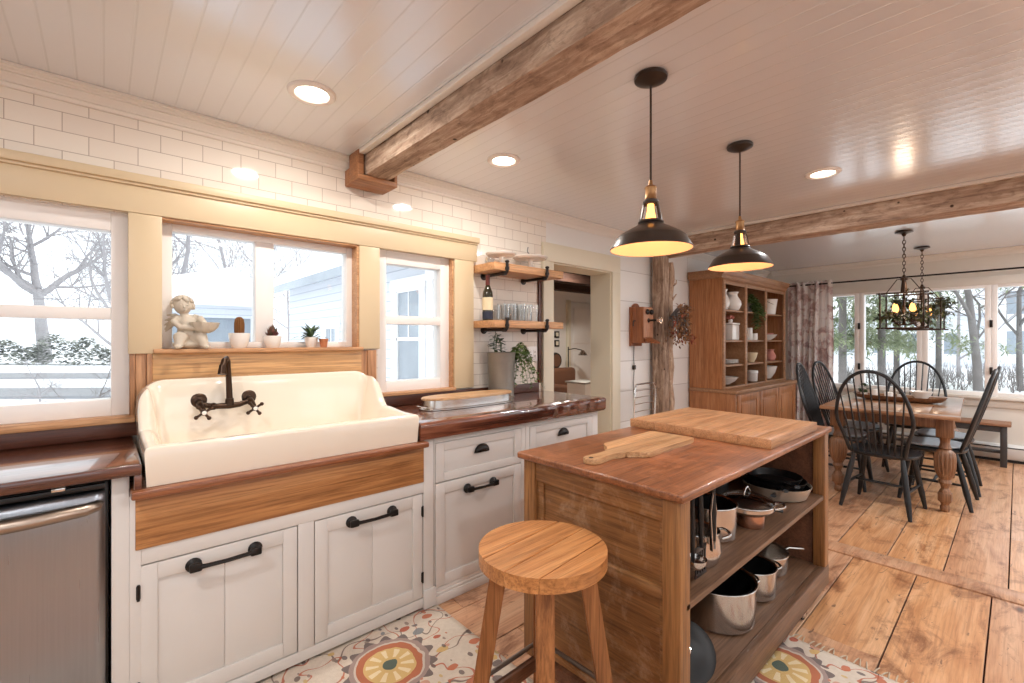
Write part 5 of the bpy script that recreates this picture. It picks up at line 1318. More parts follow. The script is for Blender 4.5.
for x, y, rz, lab, cl in ((5.12, 1.10, -PI / 2 + .06, 'black hoop back chair on the cupboard side of the table, nearer the kitchen', 'pale blue seat cushion on the cupboard side chair nearer the kitchen'), (5.66, 1.10, -PI / 2 - .16, 'black hoop back chair on the cupboard side of the table, nearer the windows', 'pale blue seat cushion on the cupboard side chair nearer the windows'), (5.16, .46, PI / 2 - .03, 'black hoop back chair on the open side of the table, nearer the kitchen', 'blue grey seat cushion on the open side chair nearer the kitchen'), (5.69, .45, PI / 2 + .02, 'black hoop back chair on the open side of the table, nearer the windows', 'blue grey seat cushion on the open side chair nearer the windows'), (6.24, .73, PI + .02, 'black hoop back chair at the window end of the table', 'pale blue seat cushion on the window end chair')):
    dup(c0, (x, y, 0), rz, lab); cushion(x, y, rz, cl)

# dough bowl and things on the table
t = thing('wooden_dough_bowl', 'long wooden dough bowl in the middle of the dining table', 'bowl', (5.42, .74, TZ))
m = M(); rows = []
for s, q, z in ((.70, .55, 0.001), (.90, .82, .018), (1.0, 1.0, .048), (.975, .955, .049), (.86, .78, .022), (.65, .5, .010)):
    rows.append([m.b.verts.new((5.40 + .115 * q * math.copysign(abs(math.cos(2 * PI * j / 48)) ** .8, math.cos(2 * PI * j / 48)), .735 + .335 * s * math.copysign(abs(math.sin(2 * PI * j / 48)) ** .75, math.sin(2 * PI * j / 48)), TZ + z + (.012 if s > .96 else 0) * abs(math.sin(2 * PI * j / 48)) ** 6)) for j in range(48)])
for A, B in zip(rows, rows[1:]):
    for j in range(48): m.b.faces.new((A[j], A[(j + 1) % 48], B[(j + 1) % 48], B[j]))
m.b.faces.new(rows[0][::-1]); m.b.faces.new(rows[-1]); m.build('hull', M_TLEG, t)
for x, y, r, h, lab in ((5.40, .90, .034, .085, 'white pillar candle at the cupboard end of the dough bowl'), (5.405, .80, .032, .065, 'short white pillar candle in the dough bowl'), (5.40, .71, .030, .050, 'lowest white pillar candle in the middle of the dough bowl')):
    m = M(); m.lathe([(0, 0), (r, 0), (r, h - .004), (r - .005, h), (0, h - .004)], (x, y, TZ + .0125), 24); o = m.build('candle', M_CERAM); tag(o, lab, 'candle', 'candles in the dough bowl')
m = M(); m.lathe([(0, 0), (.03, 0), (.032, .008), (.075, .07), (.080, .085), (.076, .085), (.028, .014), (0, .012)], (5.40, .575, TZ + .018), 32); tag(m.build('white_bowl', M_CERAM), 'white ceramic bowl at the open end of the dough bowl', 'bowl')
t = thing('table_topiary', 'small dark green leaf ball beside the candles on the table', 'plant', (5.45, .96, TZ))
m = M(); m.lathe([(0, 0), (.026, 0), (.030, .04), (.027, .04), (0, .035)], (5.41, .985, TZ + .022), 20); m.build('pot', M_CERAM, t)
m = M(); rr = random.Random(3)
for k in range(160):
    a = rr.uniform(0, 6.28); b = rr.uniform(-1.2, 1.57); d = Vector((math.cos(a) * math.cos(b), math.sin(a) * math.cos(b), math.sin(b))); m.leaf(Vector((5.41, .985, TZ + .098)) + d * .028, d + Vector((rr.uniform(-.6, .6), rr.uniform(-.6, .6), 0)), (0, 0, 1), .026, .014)
m.build('leaves', M_LEAFD, t)

# chandeliers
def chandelier(x, y, zb, zt, w, label, wreath, d0):
    t = thing('lantern_chandelier', label, 'chandelier', (x, y, zb), 0, 'lantern chandeliers over the dining table')
    h = w / 2
    m = M(); m.lathe([(0, CE - zb), (.055, CE - zb), (.068, CE - zb - .010), (.066, CE - zb - .016), (.02, CE - zb - .03), (.010, CE - zb - .05), (0, CE - zb - .052)], (x, y, zb), 28); m.build('canopy', M_BRONZE, t)
    m = M(); zt2 = zt + .155; z = CE - .05; k = 0
    while z > zt2:
        P = [(x + (.011 * math.cos(2 * PI * j / 12) if k % 2 == 0 else 0), y + (.011 * math.cos(2 * PI * j / 12) if k % 2 else 0), z - .021 + .021 * math.sin(2 * PI * j / 12)) for j in range(12)]
        m.tube(P, .003, 5, closed=True); z -= .032; k += 1
    m.build('chain', M_BRONZE, t)
    m = M(); m.lathe([(0, zt2 - zb + .02), (.010, zt2 - zb + .016), (.012, zt2 - zb), (.028, zt2 - zb - .012), (.026, zt2 - zb - .03), (.010, zt2 - zb - .036), (.009, .06), (.014, .05), (.014, .03), (0, .025)], (x, y, zb), 20); m.build('stem', M_BRONZE, t)
    for zz in (zb, zt):
        m = M()
        for s in (-1, 1):
            m.box(x - h - .035, x + h + .028, y + s * h - .006, y + s * h + .006, zz - .007, zz + .007, .002); m.box(x + s * h - .006, x + s * h + .006, y - h - .035, y + h + .028, zz - .007, zz + .007, .002)
        m.build('square_frame', M_BRONZE, t)
    for sx in (-1, 1):
        for sy in (-1, 1):
            m = M(); m.box(x + sx * h - .006, x + sx * h + .006, y + sy * h - .006, y + sy * h + .006, zb, zt, .002); m.build('corner_post', M_BRONZE, t)
    for dx, dy in ((1, 0), (-1, 0), (0, 1), (0, -1)):
        m = M(); m.tube([(x + dx * .02, y + dy * .02, zt2 - .02), (x + dx * .05, y + dy * .05, zt2 - .02), (x + dx * (h - .02), y + dy * (h - .02), zt + .01), (x + dx * h, y + dy * h, zt)], .0085, 8, sy=.5); m.build('strap', M_BRONZE, t)
    for k in range(4):
        a = k * PI / 2 + PI / 4; X, Y = x + .085 * math.cos(a), y + .085 * math.sin(a)
        m = M(); m.tube(spline([(x, y, zb + .045), ((x + X) / 2, (y + Y) / 2, zb + .03), (X, Y, zb + .055)], 4), .005, 8); m.lathe([(0, .05), (.020, .055), (.022, .06), (.011, .062), (.011, .15), (0, .151)], (X, Y, zb), 16); arm = m.build('candle_arm', M_BRONZE, t)
        m = M(); m.lathe([(0, .150), (.008, .153), (.016, .172), (.017, .186), (.011, .208), (.004, .226), (0, .230)], (X, Y, zb), 16); m.build('bulb', M_BULB, arm)
    L = bpy.data.lights.new('chandelier_light', 'POINT'); L.energy = 2.2; L.color = (1.0, .80, .60); L.shadow_soft_size = .06
    o = bpy.data.objects.new('chandelier_light', L); COL.objects.link(o); o.location = (x, y, zb + .19)
    if wreath:
        w_ = thing('greenery_swag', wreath, 'greenery', (x, y, zb), 0, 'greenery on the chandeliers'); r = random.Random(int(x * 10)); m = M(); ms = M()
        for k in range(110 if d0 else 46):
            a = 2 * PI * k * (1 if not d0 else 1.0) / 46; R0 = h * (.98 if d0 else .80); c = Vector((x + R0 * math.cos(a), y + R0 * math.sin(a), zb + .085 + r.uniform(0, .20 if d0 else .05)))
            d = Vector((math.cos(a) * r.uniform(-.3, 1.1) - math.sin(a), math.sin(a) * r.uniform(-.3, 1.1) + math.cos(a), r.uniform(-.4, 1.2 if d0 else .5))).normalized(); e = c + d * r.uniform(.07, .20 if d0 else .13); ms.tube([c, e], .002, 4)
            for q in range(22 if d0 else 14):
                p = c.lerp(e, r.random()); dd = d + Vector((r.uniform(-.9, .9), r.uniform(-.9, .9), r.uniform(-.6, .7))); m.leaf(p, dd, (0, 0, 1), r.uniform(.035, .055), .016)
        ms.build('twigs', M_BARK, w_); m.build('leaves', M_EVER, w_)
chandelier(5.465, .699, 1.427, 1.743, .30, 'square black metal lantern chandelier over the dining table, nearer the kitchen', 'leafy green swag laid round the base of the nearer chandelier', 0)
chandelier(6.549, .690, 1.432, 1.745, .32, 'square black metal lantern chandelier nearer the dining windows, wrapped in greenery', 'thick green swag wrapped round the chandelier nearer the windows', 1)

# cupboard
HX0, HX1, HYF, HYB, HYU = 4.912, 6.845, 1.966, 2.478, 2.108
t = thing('pine_hutch', 'tall honey pine hutch with three columns of open shelves and panelled doors', 'hutch', (5.88, 2.22, 0))
m = M(); m.box(HX0, HX0 + .028, HYF + .01, HYB, .0, .752, .003); m.box(HX0, HX0 + .028, HYU, HYB, .79, 2.0, .003); m.build('side_panel', M_HUTCH, t)
m = M(); m.box(HX1 - .028, HX1, HYF + .01, HYB, .0, .752, .003); m.box(HX1 - .028, HX1, HYU, HYB, .79, 2.0, .003); m.build('side_panel', M_HUTCH, t)
m = M(); m.box(HX0 + .028, HX1 - .028, HYB - .016, HYB, .05, 2.0); m.build('back_panel', M_HUTCHB, t)
m = M(); m.box(HX0 - .012, HX1 + .012, HYF - .012, HYB, .752, .788, .007); m.build('counter_top', M_HUTCHX, t)
m = M()
prof = [(HYU + .02, 1.985), (HYU - .012, 1.985), (HYU - .016, 2.015), (HYU - .035, 2.03), (HYU - .05, 2.062), (HYU - .052, 2.078), (HYU + .02, 2.078)]
m.prism(prof, 'x', HX0 - .045, HX1 + .045); m.box(HX0 - .04, HX0 + .03, HYU, HYB, 2.0, 2.078, .004); m.box(HX1 - .03, HX1 + .04, HYU, HYB, 2.0, 2.078, .004); m.box(HX0 - .02, HX1 + .02, HYU, HYB, 1.985, 2.01, .002)
for k in range(64): x = HX0 + .02 + k * (HX1 - HX0 - .04) / 64; m.box(x, x + .016, HYU - .022, HYU - .010, 1.962, 1.986, .002)
m.build('cornice', M_HUTCHX, t)
cols = [(HX0 + .05, 5.492), (5.550, 6.112), (6.170, HX1 - .07)]
m = M()
for a, b in ((HX0, HX0 + .05), (5.492, 5.550), (6.112, 6.170), (HX1 - .07, HX1)): m.box(a, b, HYU - .014, HYU + .008, .79, 1.986, .003)
m.box(HX0, HX1, HYU - .012, HYU + .008, 1.925, 1.986, .003); m.box(HX0, HX1, HYU - .012, HYU + .008, .789, .812, .003)
for x in (5.521, 6.141): m.box(x - .011, x + .011, HYU + .008, HYB - .016, .79, 1.985)
m.build('face_frame', M_HUTCHX, t)
SZs = [.812, 1.046, 1.318, 1.655]
for z in SZs[1:]:
    m = M()
    m.box(HX0 + .028, 5.51, HYU + .010, HYB - .016, z - .020, z, .003); m.box(5.532, 6.13, HYU + .010, HYB - .016, z - .020, z, .003); m.box(6.152, HX1 - .028, HYU + .010, HYB - .016, z - .020, z, .003); m.build('shelf', M_HUTCHX, t)
m = M(); m.box(HX0 + .028, HX1 - .028, HYF + .012, HYF + .03, .05, .752); m.box(HX0, HX1, HYF + .002, HYF + .03, 0, .09, .003); m.build('base_frame', M_HUTCHX, t)
dx = (HX1 - HX0 - .09) / 3
for k in range(3):
    a = HX0 + .045 + k * dx; m = M(); panel(m, a + .012, a + dx - .012, .11, .735, HYF, .075, .075, th=.022); x0, x1 = a + .11, a + dx - .11; m.box(x0, x1, HYF + .001, HYF + .012, .21, .635, .008); d = m.build('door', M_HUTCH, t)
    m = M(); kx = a + (.05 if k else dx - .05); m.lathe([(0, 0), (.006, 0), (.006, .012), (.014, .018), (.012, .026), (0, .028)], n=14, mat=Matrix.Translation((kx, HYF, .45)) @ Matrix.Rotation(PI / 2, 4, 'X')); m.build('knob', M_HUTCHX, d)
# crockery, each piece by itself
def jug(x, y, z, r, h, lab, mat=None, hd=0.3):
    t = thing('ceramic_jug', lab, 'jug', (x, y, z)); m = M(); m.lathe([(0, .001), (r * .62, .001), (r * .7, .006), (r, h * .32), (r * .94, h * .5), (r * .58, h * .78), (r * .56, h * .88), (r * .72, h), (r * .66, h), (r * .50, h * .86), (r * .52, h * .78), (r * .85, h * .45), (0, .02)], (x, y, z), 32); m.build('body', mat or M_CERAM, t)
    c, s = math.cos(hd), math.sin(hd); m = M(); m.tube(spline([(x + c * r * .58, y + s * r * .58, z + h * .86), (x + c * r * 1.35, y + s * r * 1.35, z + h * .80), (x + c * r * 1.4, y + s * r * 1.4, z + h * .5), (x + c * r * .92, y + s * r * .92, z + h * .34)], 5), r * .12, 8); m.build('handle', mat or M_CERAM, t)
def bowl(x, y, z, r, h, lab, mat=None, name='ceramic_bowl', cat='bowl'):
    m = M(); m.lathe([(0, .001), (r * .42, .001), (r * .45, .008), (r * .78, h * .45), (r, h), (r * .96, h), (r * .72, h * .48), (r * .38, .016), (0, .014)], (x, y, z), 36); return tag(m.build(name, mat or M_CERAM), lab, cat, 'crockery in the hutch')
def plates(x, y, z, r, n, labs):
    for k in range(n):
        zz = z + .001 + k * .011; m = M(); m.lathe([(0, 0), (r * .55, 0), (r * .62, .004), (r, .014), (r * .99, .017), (r * .62, .008), (0, .004)], (x, y, zz), 36); tag(m.build('plate', M_CERAM), labs[k], 'plate', 'crockery in the hutch')
jug(5.20, 2.23, SZs[3], .075, .235, 'tall white jug at the outer edge of the top hutch shelf', hd=2.5)
jug(5.395, 2.20, SZs[3], .095, .215, 'round bellied white jug with handle on the top hutch shelf', hd=1.2)
t = thing('white_canister', 'white lidded box on the second hutch shelf under the jugs', 'canister', (5.37, 2.22, SZs[2])); m = M(); m.box(5.275, 5.47, 2.15, 2.29, SZs[2] + .001, SZs[2] + .175, .012); m.build('box', M_CERAM, t); m = M(); m.box(5.27, 5.475, 2.145, 2.295, SZs[2] + .176, SZs[2] + .198, .006); m.build('lid', M_CERAM, t)
t = thing('flower_posy', 'pink flower posy standing on the white lidded box', 'flowers', (5.36, 2.21, SZs[2] + .199)); m = M(); m.lathe([(0, 0), (.022, 0), (.026, .03), (.02, .04), (0, .036)], (5.36, 2.21, SZs[2] + .199), 16); m.build('cup', M_CERAM, t); m = M()
for k in range(40): a = k * 2.4; e = k / 40 * 1.5; m.leaf((5.36 + .022 * math.cos(k), 2.21 + .02 * math.sin(k * 1.7), SZs[2] + .242), (math.cos(a) * math.cos(e), math.sin(a) * math.cos(e), math.sin(e)), (0, 0, 1), .042, .03, -.4)
m.build('petals', M_PINK, t)
plates(5.36, 2.25, SZs[1], .125, 4, ['lowest white plate of the stack on the third hutch shelf', 'second white plate of the stack on the third hutch shelf', 'third white plate of the stack on the third hutch shelf', 'topmost white plate of the stack on the third hutch shelf'])
bowl(5.34, 2.27, SZs[0], .150, .085, 'wide white bowl on the lowest hutch shelf below the plates')
# middle column
t = thing('trailing_plant', 'green trailing plant in a grey pot on the top middle hutch shelf', 'plant', (5.80, 2.24, SZs[3])); m = M(); m.lathe([(0, .001), (.055, .001), (.07, .11), (.075, .115), (.066, .11), (0, .10)], (5.93, 2.22, SZs[3]), 24); m.build('pot', M_ZINC, t)
m = M(); rr = random.Random(6)
for k in range(26):
    s0 = Vector((5.93, 2.22, SZs[3] + .11)); zq = rr.uniform(-.2, .2); e = Vector((5.94 + rr.uniform(-.22, .13), (2.075 if zq < .03 else 2.16) + rr.uniform(-.02, .02), SZs[3] + zq)); md = s0.lerp(e, .5) + Vector((0, -.02, .07)); pts = spline([s0, md, e], 5); m.tube(pts, .0018, 4)
    for p in pts[2:]:
        for q in range(3): a = rr.uniform(0, 6.28); m.leaf(p, (math.cos(a), math.sin(a) - .4, rr.uniform(-.6, .5)), (0, 0, 1), .045, .030, .2)
m.build('vines', M_LEAF, t)
t = None
for x, r, h, lab in ((5.85, .048, .15, 'taller white mug on the middle hutch shelf below the plant'), (6.01, .05, .085, 'shorter white mug on the middle hutch shelf below the plant')):
    t = thing('white_mug', lab, 'mug', (x, 2.2, SZs[2]), 0, 'crockery in the hutch'); m = M(); m.lathe([(0, .001), (r * .9, .001), (r, .01), (r, h), (r * .92, h), (r * .9, .014), (0, .01)], (x, 2.2, SZs[2]), 24); m.build('body', M_CERAM, t); m = M(); m.tube(arc((x + r, 2.2, SZs[2] + h * .5), h * .26, -PI / 2, PI / 2, 8), .006, 8); m.build('handle', M_CERAM, t)
bowl(5.94, 2.20, SZs[1], .075, .12, 'deep cream bowl on the third middle hutch shelf', M_LABEL)
m = M(); m.lathe([(0, .001), (.05, .001), (.055, .008), (.058, .10), (.064, .105), (.060, .135), (.054, .135), (.05, .02), (0, .014)], (5.96, 2.19, SZs[0]), 28); tag(m.build('stoneware_crock', M_CERAM), 'small white crock on the lowest middle hutch shelf', 'crock', 'crockery in the hutch')
# right column
t = thing('enamel_bucket', 'white enamel bucket with wire handle on the top shelf nearest the curtain', 'bucket', (6.56, 2.22, SZs[3])); m = M(); m.lathe([(0, .001), (.085, .001), (.09, .006), (.115, .195), (.118, .2), (.112, .2), (.085, .012), (0, .01)], (6.56, 2.22, SZs[3]), 32); m.build('body', M_CERAM, t); m = M(); m.tube([(6.56 - .116 * math.cos(a), 2.22 - .10 * math.sin(a), SZs[3] + .19 - .07 * math.sin(a)) for a in [PI * i / 14 for i in range(15)]], .003, 6); m.build('wire_handle', M_IRON, t)
bowl(6.58, 2.24, SZs[2], .125, .075, 'wide white bowl with items on the second shelf nearest the curtain'); m = M(); m.lathe([(0, 0), (.05, 0), (.085, .03), (.082, .034), (.05, .01), (0, .008)], (6.58, 2.24, SZs[2] + .060), 28); tag(m.build('pink_dish', M_PINK), 'small pinkish dish resting inside the wide bowl on the second shelf', 'dish')
jug(6.60, 2.20, SZs[1], .065, .15, 'small brownish pink jug on the third shelf nearest the curtain', M_PINK, .2)
bowl(6.58, 2.24, SZs[0], .125, .165, 'deep white bowl on the lowest shelf nearest the curtain')

# curtain on rod
t = thing('curtain_rod', 'thin dark curtain rod above the dining windows', 'curtain rod', (7.2, .2, 2.09))
m = M(); m.tube([(7.20, 2.20, 2.075), (7.20, -2.2, 2.09)], .010, 10); m.build('rod', M_IRON, t)
m = M(); m.ball((7.20, 2.215, 2.075), .022); m.build('finial', M_IRON, t)
for y in (1.95, -.1, -1.9): m = M(); m.tube([(7.20, y, 2.078), (7.23, y, 2.06), (7.298, y, 2.06)], .007, 8); m.build('bracket', M_IRON, t)
def curt(u, v):
    y = 2.17 - .53 * u; k = .35 + .65 * smooth(v * 1.2); z = 2.115 - 2.095 * v
    return (7.195 + .028 * math.sin(u * 46 + .6 * math.sin(v * 3)) * k + .012 * math.sin(u * 17 + v * 2), y + .008 * math.sin(v * 5 + u * 9), z + (.010 * math.sin(u * 60) if v < .02 else 0))
m = M(); m.grid(curt, 160, 30); tag(m.build('window_curtain', M_CURT, solid=.002, sharp=None), 'pinkish grey patterned curtain beside the hutch', 'curtain')
# bench and heater
t = thing('window_bench', 'low bench with wooden top and dark legs under the dining windows', 'bench', (7.03, .65, 0))
m = M(); m.box(6.90, 7.16, .045, 1.25, .425, .455, .005); m.build('seat', M_BENCHT, t)
m = M(); m.box(6.93, 6.95, .10, 1.2, .36, .425, .003); m.box(7.11, 7.13, .10, 1.2, .36, .425, .003); m.build('apron', M_BENCH, t)
for y in (.075, 1.16):
    for x in (6.925, 7.085):
        m = M(); m.box(x, x + .05, y, y + .05, 0, .425, .004); m.build('leg', M_BENCH, t)
m = M(); m.box(6.985, 7.075, .10, 1.18, .13, .155, .003); m.box(6.94, 7.12, .09, .115, .125, .16, .003); m.box(6.94, 7.12, 1.17, 1.195, .125, .16, .003); m.build('stretcher', M_BENCH, t)
t = thing('baseboard_heater', 'white baseboard heater along the wall under the dining windows', 'heater', (7.25, 0, 0))
m = M(); m.prism([(7.298, .03), (7.255, .03), (7.240, .05), (7.240, .150), (7.262, .178), (7.298, .19)], 'y', -2.3, 1.6, .002); m.build('cover', M_HEATER, t)
m = M(); m.box(7.238, 7.262, -2.29, 1.59, .152, .162); m.box(7.25, 7.29, -2.29, 1.59, .002, .03); m.build('slot', M_BLACKP, t)

# seen through the doorway
t = thing('leather_armchair', 'brown leather armchair in the room beyond the doorway', 'armchair', (5.65, 4.75, 0))
m = M(); m.box(5.35, 5.95, 4.45, 5.05, .18, .45, .05, 3); m.build('seat', M_LEATHER, t)
m = M(); m.box(5.35, 5.95, 4.98, 5.15, .2, .86, .06, 3); m.build('backrest', M_LEATHER, t)
for x in (5.30, 5.92): m = M(); m.box(x, x + .12, 4.45, 5.1, .15, .62, .05, 3); m.build('armrest', M_LEATHER, t)
for x in (5.36, 5.90):
    for y in (4.5, 5.05): m = M(); m.cyl((x + .03, y, 0), (x + .03, y, .19), .02, .026, 10); m.build('leg', M_BSPL, t)
t = thing('painted_chest', 'small whitewashed chest of drawers in the room beyond the doorway', 'chest', (4.75, 3.87, 0))
m = M(); m.box(4.60, 4.92, 3.72, 4.02, .04, .75, .006); m.build('case', M_CROWN, t); m = M(); m.box(4.58, 4.94, 3.70, 4.04, .75, .775, .005); m.build('top', M_ZINC, t)
for z in (.10, .30, .50): m = M(); m.box(4.588, 4.602, 3.74, 4.00, z, z + .17, .004); d = m.build('drawer', M_CROWN, t); m = M(); m.ball((4.58, 3.87, z + .085), .014, 10, 8); m.build('knob', M_IRON, d)
t = thing('swing_arm_lamp', 'metal swing arm floor lamp in the room beyond the doorway', 'lamp', (5.55, 5.2, 0))
m = M(); m.lathe([(0, 0), (.13, 0), (.13, .015), (.02, .03), (0, .03)], (6.10, 5.30, 0), 24); m.build('base', M_IRON, t); m = M(); m.cyl((6.10, 5.30, .02), (6.10, 5.30, 1.20), .010, n=10); m.build('pole', M_IRON, t)
m = M(); m.tube([(6.10, 5.30, 1.15), (6.22, 5.25, 1.17), (6.34, 5.19, 1.14)], .008, 8); m.build('arm', M_IRON, t); m = M(); m.lathe([(.02, .04), (.03, .03), (.09, -.05), (.085, -.05), (.026, .025)], (6.35, 5.18, 1.10), 24); m.build('lamp_shade', M_STEEL, t)
t = thing('side_table', 'small white side table by the far wall of the room beyond the doorway', 'table', (5.73, 5.35, 0)); m = M(); m.box(5.52, 5.94, 5.15, 5.56, .78, .81, .005); m.build('top', M_CROWN, t)
for x in (5.54, 5.89):
    for y in (5.17, 5.52): m = M(); m.box(x, x + .03, y, y + .03, 0, .78, .003); m.build('leg', M_CROWN, t)
t = thing('mantel_clock', 'dark round clock on the side table beyond the doorway', 'clock', (5.74, 5.3, .81)); m = M(); m.lathe([(0, 0), (.13, 0), (.14, .02), (.13, .05), (0, .05)], n=32, mat=Matrix.Translation((5.74, 5.30, .97)) @ Matrix.Rotation(PI / 2, 4, 'X')); m.box(5.62, 5.86, 5.25, 5.33, .811, .845, .004); m.build('case', M_IRON, t); m = M(); m.lathe([(0, .051), (.105, .051), (.105, .053), (0, .053)], n=32, mat=Matrix.Translation((5.74, 5.30, .97)) @ Matrix.Rotation(PI / 2, 4, 'X')); m.build('face', M_LEATHER, t)
for z, lab in ((1.20, 'lower small dark framed picture on the far wall beyond the doorway'), (1.36, 'upper small dark framed picture on the far wall beyond the doorway')):
    t = thing('picture_frame', lab, 'picture', (6.12, 5.59, z), 0, 'small pictures beyond the doorway'); m = M(); m.box(6.06, 6.18, 5.580, 5.598, z, z + .12, .004); m.build('frame', M_IRON, t); m = M(); m.box(6.085, 6.155, 5.577, 5.582, z + .025, z + .095, .001); m.build('picture', M_CREAMD, t)
t = thing('wooden_side_chair', 'dark wooden chair just inside the room beyond the doorway', 'chair', (4.75, 4.45, 0))
m = M(); m.box(4.55, 4.95, 4.25, 4.65, .43, .46, .008); m.build('seat', M_BSPL, t)
for x in (4.56, 4.91):
    m = M(); m.tube([(x + .015, 4.63, 0), (x + .015, 4.63, .46), (x + .015, 4.68, .93)], .017, 8); m.build('leg', M_BSPL, t); m = M(); m.cyl((x + .015, 4.27, 0), (x + .015, 4.27, .44), .016, n=8); m.build('leg', M_BSPL, t)
m = M()
for z in (.62, .74, .86): m.box(4.57, 4.93, 4.645 + (z - .46) * .1, 4.662 + (z - .46) * .1, z, z + .06, .004)
m.build('backrest', M_BSPL, t)
L = bpy.data.lights.new('back_room_light', 'AREA'); L.shape = 'DISK'; L.size = .14; L.energy = 34; L.color = (1, .94, .87); o = bpy.data.objects.new('back_room_light', L); COL.objects.link(o); o.location = (5.0, 4.1, 2.34)
# ------------------------------------------------------------------ outdoors
GZ = -.62
m = M(); m.grid(lambda u, v: (-70 + 190 * u, -70 + 180 * v, GZ + .05 * math.sin(u * 40) * math.sin(v * 37)), 60, 60); struct(m.build('ground', M_SNOW, world='abs'), 'snow covered ground outside')
def strip(name, pts, w, mat, lab, z=.09):
    m = M(); P = [Vector((x, y, 0)) for x, y in pts]
    L = []
    for i, p in enumerate(P):
        d = (P[min(i + 1, len(P) - 1)] - P[max(i - 1, 0)]).normalized(); nn = Vector((-d.y, d.x, 0)) * w / 2; L.append([m.b.verts.new((p.x + nn.x, p.y + nn.y, GZ + z)), m.b.verts.new((p.x - nn.x, p.y - nn.y, GZ + z)), m.b.verts.new((p.x - nn.x, p.y - nn.y, GZ - .1)), m.b.verts.new((p.x + nn.x, p.y + nn.y, GZ - .1))])
    for a, b in zip(L, L[1:]):
        for k in range(4): m.b.faces.new((a[k], a[(k + 1) % 4], b[(k + 1) % 4], b[k]))
    struct(m.build(name, mat, world='abs'), lab)
# direction of the road is square to the photograph's view
ux, uy = .743, -.669; vx, vy = .669, .743
def cam2(r, d): return (r * ux + d * vx, r * uy + d * vy)
strip('road_path', [cam2(-60, 23.5), cam2(-20, 24), cam2(-7, 24.6), cam2(2, 30)], 3.4, M_ROAD, 'bare grey road strip across the snowy lawn')
strip('driveway_path', [cam2(-60, 15.0), cam2(-22, 16.0), cam2(-12, 16.6), cam2(-7, 17.2), cam2(-5, 22)], 2.8, M_ROAD, 'bare grey driveway strip nearer the house')
def tree(label, x, y, h, r0, seed, mat, depth=5, lean=(0, 0), spread=.75, name='bare_tree', group='bare winter trees outside', first=.35, zb=GZ, nb=(2, 4)):
    rr = random.Random(seed); m = M()
    def grow(p, d, L, r, lv):
        n = 4 if lv < 2 else 3; pts = [p]; q = p
        for k in range(n):
            d = (d + Vector((rr.gauss(0, .10 if lv else .025), rr.gauss(0, .10 if lv else .025), rr.gauss(0, .06) + .03))).normalized(); q = q + d * L / n; pts.append(q)
        m.tube(pts, [r * (1 - .38 * k / n) for k in range(n + 1)], 7 if lv == 0 else 5 if lv < 3 else 3, cap=False)
        if lv >= depth: return
        for k in range(rr.randint(*nb)):
            f = rr.uniform(first if lv == 0 else .25, 1.0); i = min(int(f * n), n - 1); bp = pts[i].lerp(pts[i + 1], f * n - i)
            a = rr.uniform(0, 2 * PI); o = d.orthogonal().normalized(); o = Matrix.Rotation(a, 3, d) @ o; nd = (d * (1 - spread * .5) + o * spread * rr.uniform(.6, 1.2)).normalized()
            grow(bp, nd, L * rr.uniform(.52, .78), r * rr.uniform(.40, .58), lv + 1)
        grow(pts[-1], (d + Vector((rr.gauss(0, .2), rr.gauss(0, .2), 0))).normalized(), L * .7, r * .6, lv + 1)
    grow(Vector((x, y, zb - .05)), Vector((lean[0], lean[1], 1)).normalized(), h * .42, r0, 0)
    return tag(m.build(name, mat, sharp=None), label, 'tree' if name == 'bare_tree' else 'shrub', group)
def at(px, d): return cam2((px - 512) / 455 * d, d)
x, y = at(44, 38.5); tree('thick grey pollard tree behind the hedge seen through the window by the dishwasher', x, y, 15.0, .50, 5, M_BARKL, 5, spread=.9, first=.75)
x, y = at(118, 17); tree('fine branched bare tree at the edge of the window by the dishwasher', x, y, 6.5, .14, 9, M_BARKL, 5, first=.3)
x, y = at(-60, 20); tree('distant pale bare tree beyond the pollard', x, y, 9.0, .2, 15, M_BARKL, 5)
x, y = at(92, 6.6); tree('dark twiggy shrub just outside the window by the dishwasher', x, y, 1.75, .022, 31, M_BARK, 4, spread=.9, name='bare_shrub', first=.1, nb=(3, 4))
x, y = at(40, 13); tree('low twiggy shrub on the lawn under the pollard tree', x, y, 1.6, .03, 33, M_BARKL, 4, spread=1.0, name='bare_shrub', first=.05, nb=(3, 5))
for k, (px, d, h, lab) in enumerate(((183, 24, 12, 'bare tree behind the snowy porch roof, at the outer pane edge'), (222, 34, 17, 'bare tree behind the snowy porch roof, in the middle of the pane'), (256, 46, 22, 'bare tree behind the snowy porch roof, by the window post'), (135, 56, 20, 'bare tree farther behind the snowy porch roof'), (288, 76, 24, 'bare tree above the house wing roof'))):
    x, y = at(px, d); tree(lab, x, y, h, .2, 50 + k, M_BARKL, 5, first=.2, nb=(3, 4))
def hedge(lab, px0, px1, d, h, seed, n=2600):
    rr = random.Random(seed); m = M()
    for k in range(n):
        px = rr.uniform(px0, px1); dd = d + rr.uniform(-.8, .8); x, y = at(px, dd); hh = h * (.72 + .28 * math.sin(px * .11 + seed) * math.sin(px * .043)); z = GZ + hh * rr.random() ** .7
        a = rr.uniform(0, 6.28); m.leaf((x, y, z), (math.cos(a), math.sin(a), rr.uniform(-.3, .8)), (0, 0, 1), rr.uniform(.3, .6), .22)
    o = tag(m.build('hedge', M_HEDGE), lab, 'hedge'); return o
hedge('grey green hedge row at the far side of the snowy lawn', -60, 125, 36, 2.6, 2)
m = M(); a = at(-40, 30); b = at(130, 30); m.tube([(a[0], a[1], 4.05), (b[0], b[1], 4.0)], .028, 6)
for q in (a, b): m.tube([(q[0], q[1], GZ), (q[0], q[1], 4.6)], .12, 8)
tag(m.build('utility_wire', M_BARK), 'dark utility wire between poles across the lawn view', 'wire')
